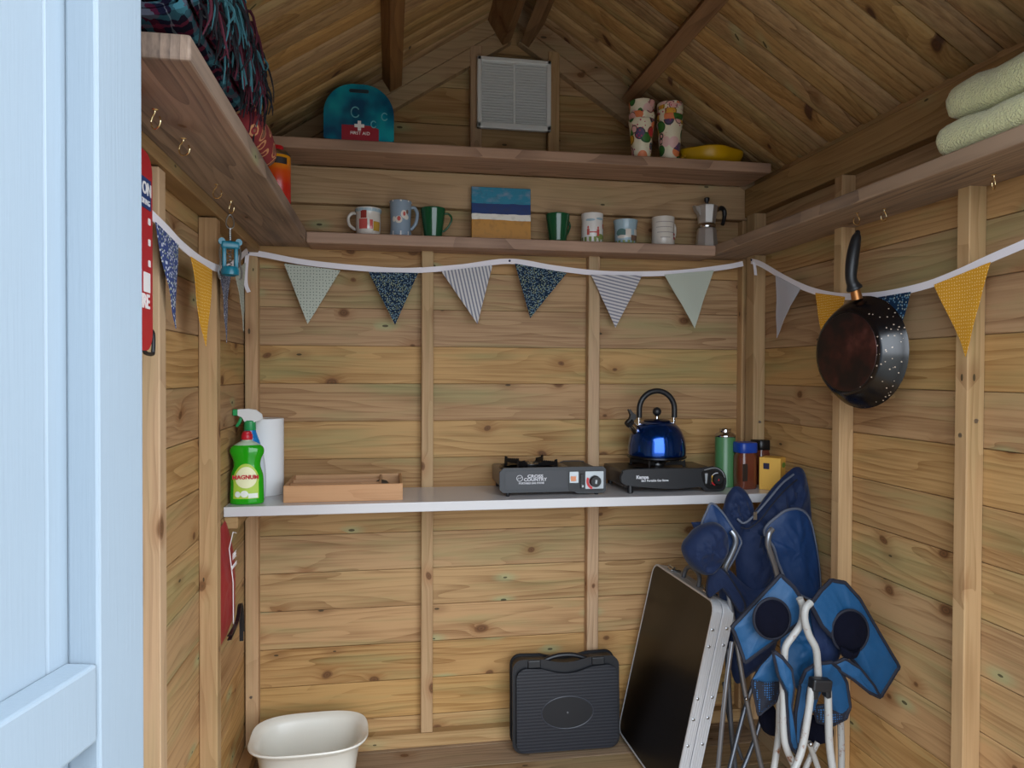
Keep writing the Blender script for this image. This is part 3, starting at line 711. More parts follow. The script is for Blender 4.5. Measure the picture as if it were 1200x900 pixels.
# yellow dish
yl = plain('yellow_plastic', srgb(206,158,10), .35)
yd = thing('yellow_dish', 'glossy yellow lobed plastic dish at the right end of the highest back shelf', 'dish', (1.412,-.128,1.797))
bm = bm_new()
ring = lambda r, z, am: [((r+am*math.cos(4*a+.5))*1.0*math.cos(a)*1.12, (r+am*math.cos(4*a+.5))*math.sin(a)*.72, z*.8) for a in [2*PI*k/64 for k in range(64)]]
RR = [ring(.040,0,.002), ring(.060,.004,.004), ring(.078,.022,.006), ring(.084,.046,.007), ring(.085,.060,.007), ring(.081,.064,.007), ring(.076,.058,.006), ring(.055,.030,.003), ring(.02,.020,.0)]
VV = [[bm.verts.new(p) for p in r_] for r_ in RR]
for A, B in zip(VV, VV[1:]):
    for k in range(64): bm.faces.new((A[k],A[(k+1)%64],B[(k+1)%64],B[k]))
bm.faces.new(VV[0]); bm.faces.new(VV[-1]); link('bowl', bm, yl, yd, True)
bm = bm_new(); tube(bm, smooth_path([(-.075,0,.030),(-.088,-.006,.030),(-.094,-.004,.026),(-.098,0,.018)],4), [.009]*8+[.007]*5, 12); link('spout', bm, yl, yd, True)

# ------------------------------------------------------------ painting
b = NB('seascape_paint'); co, X, Y, Z = b.xyz()
nz = b.n('ShaderNodeTexNoise', {'Vector': b.comb(b.math('MULTIPLY', X, 20.0), 0.0, b.math('MULTIPLY', Z, 40.0)), 'Scale': 1.0, 'Detail': 4.0}).outputs[0]
zz = b.math('ADD', b.math('DIVIDE', Z, .165), b.math('MULTIPLY', b.math('SUBTRACT', nz, .5), .05))
band = b.ramp(zz, [(0, srgb(192,134,50)), (.39, srgb(230,226,216)), (.50, srgb(14,50,110)), (.69, srgb(34,128,158))], True)
cloudn = b.n('ShaderNodeTexNoise', {'Vector': b.comb(b.math('MULTIPLY', X, 30.0), 0.0, b.math('MULTIPLY', Z, 60.0)), 'Scale': 1.0, 'Detail': 3.0}).outputs[0]
cm = b.math('MULTIPLY', b.n('ShaderNodeMapRange', {0: cloudn, 1: .50, 2: .75}).outputs[0], b.math('GREATER_THAN', zz, .72))
col = b.mix(b.math('MULTIPLY', cm, .6), band, srgb(150,150,170))
sn = b.n('ShaderNodeTexNoise', {'Vector': co, 'Scale': 60.0, 'Detail': 3.0}).outputs[0]
col = b.mix(b.math('MULTIPLY', b.n('ShaderNodeMapRange', {0: sn, 1: .5, 2: .8}).outputs[0], .35), col, srgb(60,50,40))
b.bump(sn, .4, .001)
m_paint = b.set(Base_Color=col, Roughness=.45)
pt = thing('painting', 'small square seascape painting with golden sand propped among the mugs', 'painting', (.7605,-.052,1.5565))
bm = bm_new(); rbox(bm,-.0915,.0915,-.016,0,0,.164,.001,1,R(-.05,'X')); link('canvas', bm, m_paint, pt)

# ------------------------------------------------------------ mugs
def wrap2(bm, surf, u0, u1, z0, z1, shape='rect', nu=8, nv=4, off=.0006):
    G = []
    for i in range(nv+1):
        row = []
        for j in range(nu+1):
            u, v = j/nu*2-1, i/nv*2-1
            if shape == 'ell': u, v = u*math.sqrt(1-v*v/2), v*math.sqrt(1-u*u/2)
            th = (u0+u1)/2+u*(u1-u0)/2; z = (z0+z1)/2+v*(z1-z0)/2
            x, y = surf(th, z); l = math.hypot(x, y) or 1
            row.append(bm.verts.new((x+x/l*off, y+y/l*off, z)))
        G.append(row)
    for A, B in zip(G, G[1:]):
        for k in range(nu): bm.faces.new((A[k], A[k+1], B[k+1], B[k]))
def interp(prof):
    def f(z):
        for (r0, z0), (r1, z1) in zip(prof, prof[1:]):
            if z0 <= z <= z1: return r0+(r1-r0)*(z-z0)/((z1-z0) or 1)
        return prof[-1][0]
    return f
def mug(label, px, hgt, outer, mat, ha, hh=(.25,.85), hr=.030, hth=.0048, inner=None, y=-.062, decals=(), seed=0):
    """outer: list of (radius, z fraction); ha: direction of the handle"""
    x = at(px, 265, y).x
    t = thing('mug', label, 'mug', (x, y, 1.5565), 0, 'mugs on the narrow back shelf')
    P = [(r_, z_*hgt) for r_, z_ in outer]; rf = interp(P)
    prof = [(0,.0)]+[(P[0][0]-.002,0)]+[(r_, max(z_,.002)) for r_, z_ in P]+[(P[-1][0]-.0015,hgt+.0012),(P[-1][0]-.0035,hgt-.001)]+[(r_-.0038, max(z_, .007)) for r_, z_ in reversed(P[:-1])]+[(0,.006)]
    bm = bm_new(); lathe(bm, prof, 40); link('body', bm, mat, t, True)
    z0, z1 = hgt*hh[0], hgt*hh[1]; zm = (z0+z1)/2; r0, r1 = rf(z0)-.001, rf(z1)-.001
    pts = [(r1,z1),(r1+hr*.55,z1-.001),(r1+hr*.95,z1-(z1-z0)*.28),(r0+hr*.85,z0+(z1-z0)*.30),(r0+hr*.3,z0+.003),(r0,z0)]
    bm = bm_new(); tube(bm, smooth_path([(a*math.cos(ha), a*math.sin(ha), z) for a, z in pts], 5), hth, 10); link('handle', bm, mat, t, True)
    groups = {}
    for (nm, mt, sh, u0, u1, z0, z1) in decals: groups.setdefault((nm, mt), []).append((sh, u0, u1, z0, z1))
    surf = lambda th, z: (rf(z)*math.sin(th), -rf(z)*math.cos(th))
    lay = 0
    for (nm, mt), L_ in groups.items():
        lay += 1; bm = bm_new()
        for sh, u0, u1, z0, z1 in L_: wrap2(bm, surf, u0, u1, z0*hgt, z1*hgt, sh, off=.0004+.00025*lay)
        link(nm, bm, mt, t, True)
    return t
gl_ = lambda n, c, r=.18: plain(n, srgb(*c), r)
cream = gl_('cream_glaze', (214,206,196)); greyblue = gl_('grey_blue_glaze', (140,156,172)); whiteg = gl_('white_glaze', (226,222,218)); pk = gl_('pink_paint', (196,90,84)); rdp = gl_('red_paint', (150,60,54)); ylp = gl_('ochre_paint', (186,146,60)); grn_p = gl_('green_paint', (134,148,84)); bluep = gl_('pale_blue_paint', (160,184,196)); brnp = gl_('brown_paint', (120,92,76)); redp = gl_('bright_red_paint', (190,36,50)); greyp = gl_('grey_paint', (150,142,140)); dteal = gl_('dark_teal_paint', (90,122,120))
b = NB('green_glaze'); co, X, Y, Z = b.xyz()
m_green = b.set(Base_Color=srgb(30,84,52), Roughness=.12)
barrel = [(.031,0),(.034,.08),(.0365,.3),(.0365,.6),(.0355,.8),(.0385,.97),(.039,1)]
mug('cream mug painted with pink and ochre houses, leftmost on the narrow shelf', 431.5, .081, barrel, cream, PI*.97, hr=.024, decals=[
    ('painted_houses', pk, 'rect', -.75,-.05,.22,.58), ('painted_houses', pk, 'rect', .15,.4,.22,.55), ('painted_chimneys', rdp, 'rect', -.6,-.1,.60,.88), ('painted_ochre_house', ylp, 'rect', .45,1.1,.16,.50), ('painted_rim_band', bluep, 'rect', -PI*.7,PI*.7,.86,.97),('painted_gable', whiteg,'rect',-.02,.10,.2,.62)])
mug('tall grey blue mug with a pink flower spray and white foot', 469.5, .107, [(.031,0),(.0315,.1),(.030,.3),(.0305,.6),(.033,.97),(.033,1)], greyblue, -.05, hr=.019, hth=.0052, decals=[
    ('white_foot_band', whiteg, 'rect', -PI,PI,.0,.15), ('white_rim_band', whiteg, 'rect', -PI,PI,.96,1.0), ('flower_petals', cream, 'ell', -.55,.15,.36,.56), ('flower_petals', cream, 'ell', .0,.6,.50,.72), ('flower_petals', cream, 'ell', -.85,-.5,.40,.55), ('flower_petals', cream, 'ell', .3,.8,.46,.60),('flower_heart', pk, 'ell', -.35,.0,.42,.55), ('flower_heart', pk, 'ell', .2,.45,.56,.68),('leaf', brnp,'ell',.5,.75,.62,.74)])
rib = []
for k in range(13):
    f = k/12; r_ = .026+.0115*f; rib += [(r_, f-.0), (r_+.0012, min(1, f+.04))]
rib = [(r_, min(z_, 1)) for r_, z_ in rib][:-1]
mug('dark green ribbed mug with its handle to the right, left of the painting', 507.5, .090, rib, m_green, -.1, hr=.022, hth=.0032)
mug('dark green ribbed mug just right of the painting', 653.5, .088, rib, m_green, .55, hr=.020, hth=.0034)
mug('white mug with little red dancing figures over a green band', 694, .093, [(.032,0),(.034,.05),(.034,.5),(.033,.75),(.0345,.97),(.0345,1)], whiteg, .7, hr=.020, decals=[
    ('green_meadow_band', grn_p, 'rect', -1.8,1.8,.02,.20), ('green_meadow_band', grn_p, 'ell', .1,1.1,.12,.30), ('red_figures', pk, 'rect', -.75,-.52,.26,.46),('red_figures', pk, 'ell', -.72,-.56,.46,.56),('red_figures', pk, 'rect', .15,.4,.22,.44),('red_figures', pk, 'ell', .2,.36,.44,.54),('red_figures', pk, 'rect', -.5,.15,.33,.37),('red_figures', pk, 'ell', .85,1.1,.48,.66),('pale_sky_lines', bluep,'ell',-.9,.0,.72,.80),('pale_sky_lines', bluep,'ell',.1,.9,.76,.84)])
mug('squat flared pale blue mug painted with a village scene', 733, .077, [(.029,0),(.033,.08),(.0345,.35),(.034,.6),(.036,.85),(.0385,1)], bluep, .9, hr=.020, decals=[
    ('green_ground_band', grn_p, 'rect', -1.8,1.8,.03,.16), ('painted_hills', dteal, 'ell', -1.2,-.2,.30,.62), ('painted_houses', brnp, 'rect', .2,1.0,.14,.36),('painted_white_walls', cream,'rect',-.3,.2,.26,.60),('painted_white_walls', cream,'rect',.55,1.1,.36,.6),('painted_white_walls', cream,'ell',-1.1,-.2,.22,.36)])
mug('cream mug with faint grey writing lines and a red flag motif', 777, .091, [(.034,0),(.0365,.06),(.0355,.3),(.035,.7),(.036,.93),(.0365,1)], cream, .35, hr=.016, decals=[
    ('grey_lines', greyp, 'rect', -1.0,.7,.80,.82), ('grey_lines', greyp, 'rect', -1.0,.5,.62,.64), ('grey_lines', greyp, 'rect', -.9,.7,.44,.46), ('grey_lines', greyp, 'rect', -.6,.3,.26,.28), ('red_flags', redp, 'rect', .75,1.15,.36,.44), ('red_flags', redp, 'rect', .75,1.15,.22,.31)])

# moka pot
mo = thing('moka_pot', 'small octagonal aluminium stovetop coffee pot with black handle', 'coffee pot', (at(828,270,-.065).x,-.065,1.5565), .25)
def octo(bm, prof): lathe(bm, prof, 8)
m_moka = plain('moka_aluminium', srgb(206,202,198), .34, .75)
bm = bm_new(); octo(bm, [(0,0),(.034,0),(.036,.003),(.030,.058),(.0265,.064),(0,.064)]); link('boiler', bm, m_moka, mo)
bm = bm_new(); lathe(bm, [(0,.063),(.0275,.063),(.029,.066),(.0285,.074),(.026,.078),(0,.078)], 32); link('collar', bm, chrome, mo, True)
bm = bm_new(); octo(bm, [(0,.077),(.026,.077),(.0275,.082),(.034,.128),(.0345,.130),(0,.130)]); link('upper_pot', bm, m_moka, mo)
bm = bm_new(); prism(bm, [(-.030,.128),(-.052,.131),(-.047,.118),(-.030,.100)], .014, T(0,-.007,0)); link('spout', bm, m_moka, mo)
bm = bm_new(); octo(bm, [(0,.130),(.035,.130),(.0355,.133),(.020,.139),(0,.141)]); link('lid', bm, m_moka, mo)
bm = bm_new(); lathe(bm, [(0,.140),(.0055,.140),(.005,.147),(.0085,.152),(.0085,.160),(.006,.162),(0,.162)], 18); link('lid_knob', bm, black_pl, mo, True)
bm = bm_new(); tube(bm, smooth_path([(.032,0,.124),(.047,0,.130),(.060,0,.134),(.070,0,.127),(.072,0,.110),(.068,0,.092),(.063,0,.080)],5), [.006]*8+[.0072]*12+[.006]*11, 12); link('handle', bm, black_pl, mo, True)
bm = bm_new(); rbox(bm,.028,.046,-.006,.006,.120,.136,.003,2); link('hinge', bm, chrome, mo)
# ------------------------------------------------------------ things on the worktop
WT = 0.8032
def loft(bm, secs, n=40, e=2.0):
    """secs: (z, half width x, half depth y, cx, cy) superellipse sections"""
    rings = []
    for s_ in secs:
        z, a, b2 = s_[:3]; cx, cy = (s_[3], s_[4]) if len(s_) > 3 else (0, 0)
        rings.append([bm.verts.new((cx+a*math.copysign(abs(math.cos(t))**(2/e), math.cos(t)), cy+b2*math.copysign(abs(math.sin(t))**(2/e), math.sin(t)), z)) for t in [2*PI*k/n for k in range(n)]])
    for A, B in zip(rings, rings[1:]):
        for k in range(n): bm.faces.new((A[k], A[(k+1)%n], B[(k+1)%n], B[k]))
    bm.faces.new(rings[0]); bm.faces.new(rings[-1])
def secint(secs, z):
    for s0, s1 in zip(secs, secs[1:]):
        if s0[0] <= z <= s1[0]:
            f = (z-s0[0])/((s1[0]-s0[0]) or 1); return [s0[i]+(s1[i]-s0[i])*f for i in (1, 2)]
    return list(secs[-1][1:3])
def spline_secs(secs, m=5):
    P = smooth_path([(s_[0], s_[1], s_[2]) for s_ in secs], m); return [(p.x, max(p.y,.001), max(p.z,.001)) for p in P]
# washing-up liquid
b = NB('green_liquid_soap'); m_soap = b.set(Base_Color=srgb(36,160,22), Roughness=.12, Specular_IOR_Level=.5)
sp_ = thing('washing_up_bottle', 'green washing-up liquid bottle with red cap at the left end of the worktop', 'bottle', (.050,-.250,WT), .05)
S0 = spline_secs([(0,.040,.022),(.006,.043,.026),(.040,.0425,.026),(.075,.041,.025),(.100,.034,.022),(.118,.036,.022),(.135,.043,.024),(.148,.042,.023),(.156,.034,.020)])
bm = bm_new(); loft(bm, S0); link('bottle_body', bm, m_soap, sp_, True)
bm = bm_new(); loft(bm, spline_secs([(.1555,.033,.0195),(.162,.024,.016),(.167,.014,.012),(.172,.013,.012)], 4)); link('clear_shoulder', bm, plain('frosted_plastic', srgb(176,196,170), .3), sp_, True)
bm = bm_new(); lathe(bm, [(0,.170),(.0135,.170),(.0145,.172),(.0145,.183),(.012,.186),(.012,.190),(.008,.193),(0,.193)], 28); link('red_cap', bm, plain('red_cap', srgb(190,24,44), .35), sp_, True)
sf = lambda th, z: (lambda a, b2: (a*math.sin(th), -b2*math.cos(th)))(*secint(S0, z))
def decal(parent, name, mat, sh, x0, x1, z0, z1, off, sf=sf, a=.0425):
    bm = bm_new(); u0, u1 = math.asin(max(-1,x0/a)), math.asin(min(1,x1/a)); wrap2(bm, sf, u0, u1, z0, z1, sh, 16, 10, off); return link(name, bm, mat, parent, True)
lm = plain('label_lime', srgb(176,206,70), .5); ly = plain('label_pale_yellow', srgb(236,236,190), .5); lw = plain('label_white', srgb(232,236,226), .5); lr = plain('label_red', srgb(196,34,48), .5)
decal(sp_, 'label', lm, 'rect', -.031,.031,.016,.062,.0006); decal(sp_, 'label', lm, 'ell', -.032,.032,.030,.108,.0008)
decal(sp_, 'label_disc', ly, 'ell', -.026,.027,.044,.100,.0014); decal(sp_, 'apple_print', lw, 'ell', -.026,-.012,.020,.036,.0018); decal(sp_, 'apple_print', lw, 'ell', -.012,.006,.020,.038,.0019); decal(sp_, 'barcode_patch', lw, 'rect', .006,.028,.018,.030,.0019)
text('lettering', 'MAGNUM', .0148, lr, sp_, T(.0,-.0285,.073), bold=.0005)
# spray bottle
b = NB('spray_label'); co, X, Y, Z = b.xyz()
f = b.n('ShaderNodeMapRange', {0: b.math('ADD', b.math('SUBTRACT', Z, .14), b.math('MULTIPLY', X, -.8)), 1: -.05, 2: .03}).outputs[0]
m_spr = b.set(Base_Color=b.ramp(f, [(0, srgb(206,214,222)), (.35, srgb(150,196,226)), (.6, srgb(30,128,196)), (1, srgb(20,120,190))]), Roughness=.25)
sy = thing('spray_bottle', 'white and blue spray bottle with green trigger head behind the green bottle', 'bottle', (at(293,540,-.182).x,-.182,WT), 0)
bm = bm_new(); loft(bm, spline_secs([(0,.036,.024),(.006,.040,.027),(.05,.042,.028),(.10,.039,.027),(.15,.028,.022),(.18,.018,.016),(.196,.014,.014)])); link('bottle_body', bm, m_spr, sy, True)
grn = plain('green_trigger_plastic', srgb(40,150,84), .35)
bm = bm_new(); lathe(bm, [(0,.190),(.0155,.190),(.0165,.193),(.0155,.214),(.012,.217),(0,.217)], 24); link('collar', bm, grn, sy, True)
bm = bm_new(); prism(bm, [(.030,.222),(.028,.232),(.014,.243),(-.006,.246),(-.028,.245),(-.028,.232),(-.018,.228),(-.010,.214),(.012,.214)], .020, T(0,-.010,0)); bmesh.ops.bevel(bm, geom=list(bm.edges), offset=.0025, segments=2, affect='EDGES', clamp_overlap=True); link('sprayer_head', bm, white_pl, sy)
bm = bm_new(); rbox(bm,-.044,-.0275,-.009,.009,.230,.2475,.002,2); link('nozzle', bm, grn, sy)
bm = bm_new(); tube(bm, smooth_path([(-.022,0,.230),(-.025,0,.218),(-.030,0,.208),(-.036,0,.200)],4), [.0045]*9+[.004]*3+[.003], 8); link('trigger', bm, grn, sy, True)
# kitchen roll
kr = thing('kitchen_roll', 'white kitchen paper roll standing behind the spray bottle', 'paper roll', (at(311,540,-.095).x,-.095,WT))
paper = plain('white_paper', srgb(232,232,232), .9)
bm = bm_new(); lathe(bm, [(.019,0),(.0505,0),(.0510,.002),(.0510,.215),(.0500,.217),(.019,.217),(.019,0)], 48, cap=False); link('paper', bm, paper, kr, True)
bm = bm_new(); lathe(bm, [(.0175,.001),(.0189,.001),(.0189,.216),(.0175,.216),(.0175,.001)], 32, cap=False); link('cardboard_core', bm, plain('cardboard', srgb(160,130,96), .9), kr, True)
# bamboo organiser tray
m_bam = wood('bamboo', 'X', 'Z', None, light=(192,150,112), dark=(166,122,86), knots=0, greenamt=0, rough=.5, grain=.7)
ty = thing('bamboo_tray', 'bamboo drawer organiser tray with dividers on the worktop', 'tray', (.302,-.175,WT))
w_, d0, d1, h_ = .158, -.085, .125, .046
for n_, bx in (('front_panel',(-w_,w_,d0,d0+.008,0,h_)),('back_panel',(-w_,w_,d1-.008,d1,0,h_)),('side_panel',(-w_,-w_+.008,d0+.0085,d1-.0085,0,h_)),('side_panel',(w_-.008,w_,d0+.0085,d1-.0085,0,h_)),('base',(-w_+.008,w_-.008,d0+.008,d1-.008,.001,.006)),
               ('divider',(-w_+.0085,.093,-.020,-.014,.006,.042)),('divider',(-w_+.0085,.093,.045,.051,.006,.042)),('divider',(.0935,.0995,d0+.0085,d1-.0085,.006,.044))):
    bm = bm_new(); rbox(bm, *bx, .0012, 1); link(n_, bm, m_bam, ty)
ob = thing('dark_pebble', 'small dark olive round pebble lying in the right compartment of the bamboo tray', 'pebble', (at(447,556,-.13).x,-.130,WT+.0062))
bm = bm_new(); bmesh.ops.create_icosphere(bm, subdivisions=3, radius=.019, matrix=T(0,0,.0165)@Matrix.Diagonal((1.15,.9,.87,1)))
for v in bm.verts: v.co += v.co.normalized()*vnoise(v.co*60)*.0015
link('stone', bm, plain('dark_olive', srgb(64,56,46), .5), ob, True)

# ---- camping stoves
dgrey = plain('dark_grey_enamel', srgb(46,48,52), .45); black_e = plain('black_enamel', srgb(14,14,16), .35); prn = plain('pale_print', srgb(200,200,204), .5)
orange_p = plain('orange_sticker', srgb(216,140,100), .5); silver_p = plain('silver_sticker', srgb(180,186,190), .25, .4); red_st = plain('red_sticker', srgb(196,40,44), .5); yel_st = plain('yellow_sticker', srgb(226,170,40), .5)
def pan_support(t, cx, cy, z0, toothed=True, burner=True):
    bm = bm_new(); lathe(bm, [(.088,0),(.094,.003),(.090,.005),(.078,-.001),(.0,-.001)], 48, c=(cx,cy,z0), cap=False); link('drip_pan', bm, black_e, t, True)
    if burner:
        bm = bm_new(); lathe(bm, [(0,0),(.020,0),(.024,.006),(.024,.011),(.018,.014),(0,.014)], 32, c=(cx,cy,z0)); link('burner_head', bm, steel, t, True)
        bm = bm_new()
        for k in range(10):
            a = 2*PI*k/10; box(bm, .012,.0235,-.0012,.0012,.0135,.0152, T(cx,cy,z0)@R(a,'Z'))
        o = link('burner_slots', bm, black_e, t)
    for k in range(4):
        a = PI/4+PI/2*k+.15
        bm = bm_new()
        prof = [(.026,.004),(.026,.014),(.040,.017)]
        x = .040
        while x < .076: prof += [(x,.024),(x+.003,.020)]; x += .0065
        prof += [(.080,.027),(.086,.029),(.088,.0),(.080,.0),(.078,.010),(.050,.008)] if toothed else [(.080,.022),(.086,.026),(.088,0),(.080,0),(.078,.010),(.050,.008)]
        prism(bm, prof, .0045, T(cx,cy,z0)@R(a,'Z')@T(0,-.00225,0)); link('pan_support', bm, black_e, t)
# left stove
s1 = thing('camping_stove', 'grey and black portable gas stove without a kettle, left of the two stoves', 'camping stove', (at(648,565,-.245).x,-.245,WT), .0)
L_, H0, H1 = .152, .014, .078
bm = bm_new()
Q = lambda y, e, z0, z1: [(-L_+e,y,z0),(L_-e,y,z0)]
t_ = bmesh.new(); box(t_, -L_+.006,L_,.004,.215,H0+.004,H1-.010); bmesh.ops.bevel(t_, geom=list(t_.edges), offset=.006, segments=3, profile=.5, affect='EDGES'); merge(bm, t_); link('body', bm, plain('grey_enamel', srgb(112,104,98), .35, .3), s1, True)
bm = bm_new(); prism(bm, [(-L_+.008,H0),(.060,H0),(.072,H0-.006),(L_-.004,H0-.006),(L_,H0),(L_,H1-.006),(L_-.006,H1),(-L_+.010,H1),(-L_,H1-.010),(-L_,H0+.008)], .012, T(0,-.006,0)); bmesh.ops.bevel(bm, geom=[e for e in bm.edges], offset=.003, segments=2, affect='EDGES', clamp_overlap=True); link('front_panel', bm, dgrey, s1)
bm = bm_new(); prism(bm, rrect(.178,.050,.006,4,-.050,.046), .0012, T(0,-.0070,0)); link('name_plate', bm, plain('dark_plate', srgb(52,53,57), .45), s1)
bm = bm_new(); prism(bm, rrect(.105,.060,.006,4,.0965,.041), .0016, T(0,-.0074,0)); link('control_plate', bm, black_pl, s1)
text('lettering', 'CROSS', .0115, prn, s1, T(-.053,-.0073,.057), sx=1.3, bold=.0003); text('lettering', 'COUNTRY', .0125, prn, s1, T(-.053,-.0073,.0475), sx=1.1, bold=.0003); text('lettering', 'PORTABLE GAS STOVE', .0072, prn, s1, T(-.064,-.0073,.0375), bold=.0002)
bm = bm_new(); tube(bm, [(-.098+.0085*math.cos(a),-.0074,.052+.0085*math.sin(a)) for a in [2*PI*k/20 for k in range(20)]], .0010, 5, closed=True); tube(bm, [(-.104,-.0074,.049),(-.100,-.0074,.054),(-.097,-.0074,.051),(-.092,-.0074,.056)], .0009, 5); link('round_logo', bm, prn, s1)
bm = bm_new(); prism(bm, rrect(.026,.032,.001,1,.060,.052), .0006, T(0,-.0082,0)); link('sticker', bm, silver_p, s1)
bm = bm_new(); prism(bm, rrect(.016,.014,.001,1,.058,.048), .0006, T(0,-.0086,0)); link('orange_sticker', bm, orange_p, s1)
bm = bm_new(); rbox(bm,.078,.088,-.011,-.007,.020,.062,.001,1); link('lever_slot', bm, black_e, s1); bm = bm_new(); rbox(bm,.080,.086,-.020,-.010,.024,.031,.001,1); link('lever', bm, silver_p, s1)
bm = bm_new(); prism(bm, rrect(.054,.050,.002,2,.1205,.043), .0006, T(0,-.0080,0)); link('dial_plate', bm, silver_p, s1)
bm = bm_new(); tube(bm, [(.1205+.021*math.cos(a),-.0086,.040+.021*math.sin(a)) for a in [PI*.85+PI*.55*k/12 for k in range(13)]], 0, flat=(.0006,.007), updir=(0,0,1)); link('red_scale', bm, red_st, s1)
bm = bm_new(); lathe(bm, [(0,0),(.0165,0),(.0160,.012),(.0145,.014),(0,.014)], 28, mat=T(.121,-.0085,.040)@R(PI/2,'X')); link('knob', bm, black_e, s1, True)
bm = bm_new(); rbox(bm,-.003,.003,-.0265,-.021,-.006,.006,.001,1,T(.121,0,.040)@R(.1,'Y')); link('knob_mark', bm, silver_p, s1)
for x_, y_ in ((-L_+.022,.006),(-L_+.022,.20),(L_-.022,.006),(L_-.022,.20)):
    bm = bm_new(); lathe(bm, [(0,0),(.0055,0),(.0065,.002),(.0065,.018),(0,.018)], 14, c=(x_,y_,0)); link('foot', bm, black_pl, s1, True)
pan_support(s1, -.045, .105, H1-.009)
bm = bm_new(); prism(bm, [(.066,H1-.020),(.070,H1-.010),(.082,H1-.006),(.130,H1-.006),(.146,H1-.008),(L_-.002,H1-.020)], .195, T(0,.014,0)); bmesh.ops.bevel(bm, geom=list(bm.edges), offset=.002, segments=2, affect='EDGES'); link('cartridge_lid', bm, dgrey, s1)
# right stove
s2 = thing('camping_stove', 'black portable gas stove carrying the blue kettle', 'camping stove', (at(789,565,-.245).x,-.245,WT), .0)
L_, H0, H1 = .160, .013, .070
bm = bm_new(); t_ = bmesh.new(); box(t_, -L_+.010,L_-.006,.004,.215,H0+.002,H1-.006); bmesh.ops.bevel(t_, geom=list(t_.edges), offset=.010, segments=4, profile=.5, affect='EDGES'); merge(bm, t_); link('body', bm, plain('brown_black_enamel', srgb(48,42,40), .35), s2, True)
fr_ = smooth_path([(-L_,0,.046),(-L_+.006,0,.060),(-L_+.022,0,.068),(0,0,.069),(.08,0,.068),(.125,0,.072),(.148,0,.062),(L_,0,.040),(L_-.004,0,.010),(.135,0,.004),(.098,0,.006),(.080,0,.018),(0,0,.014),(-.08,0,.020),(-L_+.030,0,.026),(-L_+.006,0,.032)], 4, True)
bm = bm_new(); prism(bm, [(p.x, p.z) for p in fr_], .014, T(0,-.008,0)); bmesh.ops.bevel(bm, geom=[e for e in bm.edges if abs(e.verts[0].co.y-e.verts[1].co.y)<1e-6], offset=.0025, segments=2, affect='EDGES'); link('front_panel', bm, plain('charcoal_enamel', srgb(30,31,34), .45), s2)
cp = smooth_path([(.084,0,.060),(.100,0,.064),(.124,0,.066),(.144,0,.057),(.154,0,.040),(.150,0,.014),(.130,0,.009),(.104,0,.011),(.090,0,.030)], 4, True)
bm = bm_new(); prism(bm, [(p.x, p.z) for p in cp], .0020, T(0,-.0098,0)); link('control_plate', bm, black_e, s2)
text('lettering', 'Kampa', .0135, prn, s2, T(-.098,-.0086,.048), bold=.0006); text('lettering', '2in1 Portable Gas Stove', .0085, prn, s2, T(-.060,-.0086,.0375), bold=.0003)
bm = bm_new(); tube(bm, smooth_path([(.092,-.0104,.066),(.124,-.0104,.0715),(.146,-.0104,.062),(.157,-.0104,.042)],6), .0012, 6); link('silver_trim', bm, silver_p, s2)
bm = bm_new(); prism(bm, [(.096,.026),(.100,.026),(.103,.056),(.094,.056)], .0006, T(0,-.0104,0)); link('lever_scale', bm, silver_p, s2)
bm = bm_new(); rbox(bm,.108,.113,-.016,-.010,.022,.052,.001,1); link('lever', bm, black_pl, s2)
for a0, a1, mt, nm in ((PI*.80,PI*1.12,yel_st,'yellow_scale'),(PI*1.14,PI*1.38,red_st,'red_scale'),(PI*.45,PI*.78,prn,'white_scale')):
    bm = bm_new(); tube(bm, [(.132+.0185*math.cos(a),-.0106,.038+.0185*math.sin(a)) for a in [a0+(a1-a0)*k/8 for k in range(9)]], .0013 if mt is prn else .0024, 6); link(nm, bm, mt, s2)
bm = bm_new(); lathe(bm, [(0,0),(.0150,0),(.0145,.010),(.013,.012),(0,.012)], 28, mat=T(.132,-.0098,.038)@R(PI/2,'X')); link('knob', bm, black_pl, s2, True)
bm = bm_new(); prism(bm, [(-.0022,-.003),(.0022,-.003),(0,.004)], .0006, T(.132,-.0224,.038)); link('knob_mark', bm, red_st, s2)
for x_, y_ in ((-L_+.030,.006),(-L_+.030,.20),(L_-.022,.006),(L_-.022,.20)):
    bm = bm_new(); lathe(bm, [(0,0),(.0065,0),(.0085,.002),(.0075,.026 if x_<0 else .012),(0,.026 if x_<0 else .012)], 14, c=(x_,y_,0)); link('foot', bm, black_pl, s2, True)
pan_support(s2, .0-.010, .105, H1-.006, False)
# kettle
kc_ = (s2.location.x-.012, -.140, WT+H1-.006+.0265)
kt = thing('kettle', 'metallic blue whistling kettle with black arched handle on the right stove', 'kettle', kc_)
kb = NB('metallic_blue_enamel'); m_kb = kb.set(Base_Color=srgb(3,66,152), Metallic=.9, Roughness=.16, Coat_Weight=.6, Coat_Roughness=.05)
kp = smooth_path([(.082,0,.006),(.0875,0,.012),(.0880,0,.030),(.085,0,.055),(.077,0,.080),(.062,0,.100),(.044,0,.111),(.036,0,.1135)],5)
bm = bm_new(); lathe(bm, [(0,.004),(.080,.004)]+[(p.x,p.z) for p in kp]+[(0,.1135)], 64); link('kettle_body', bm, m_kb, kt, True)
bm = bm_new(); lathe(bm, [(0,0),(.086,0),(.0905,.003),(.0905,.007),(.087,.010),(.080,.010)], 56, cap=False); link('base_ring', bm, plain('dark_steel', srgb(54,56,62), .25, .9), kt, True)
bm = bm_new(); lathe(bm, [(.0,.1135),(.040,.1135),(.041,.1150),(.036,.1175),(.012,.1200),(0,.1205)], 40); link('lid', bm, plain('dark_blue_steel', srgb(20,30,70), .2, .8), kt, True)
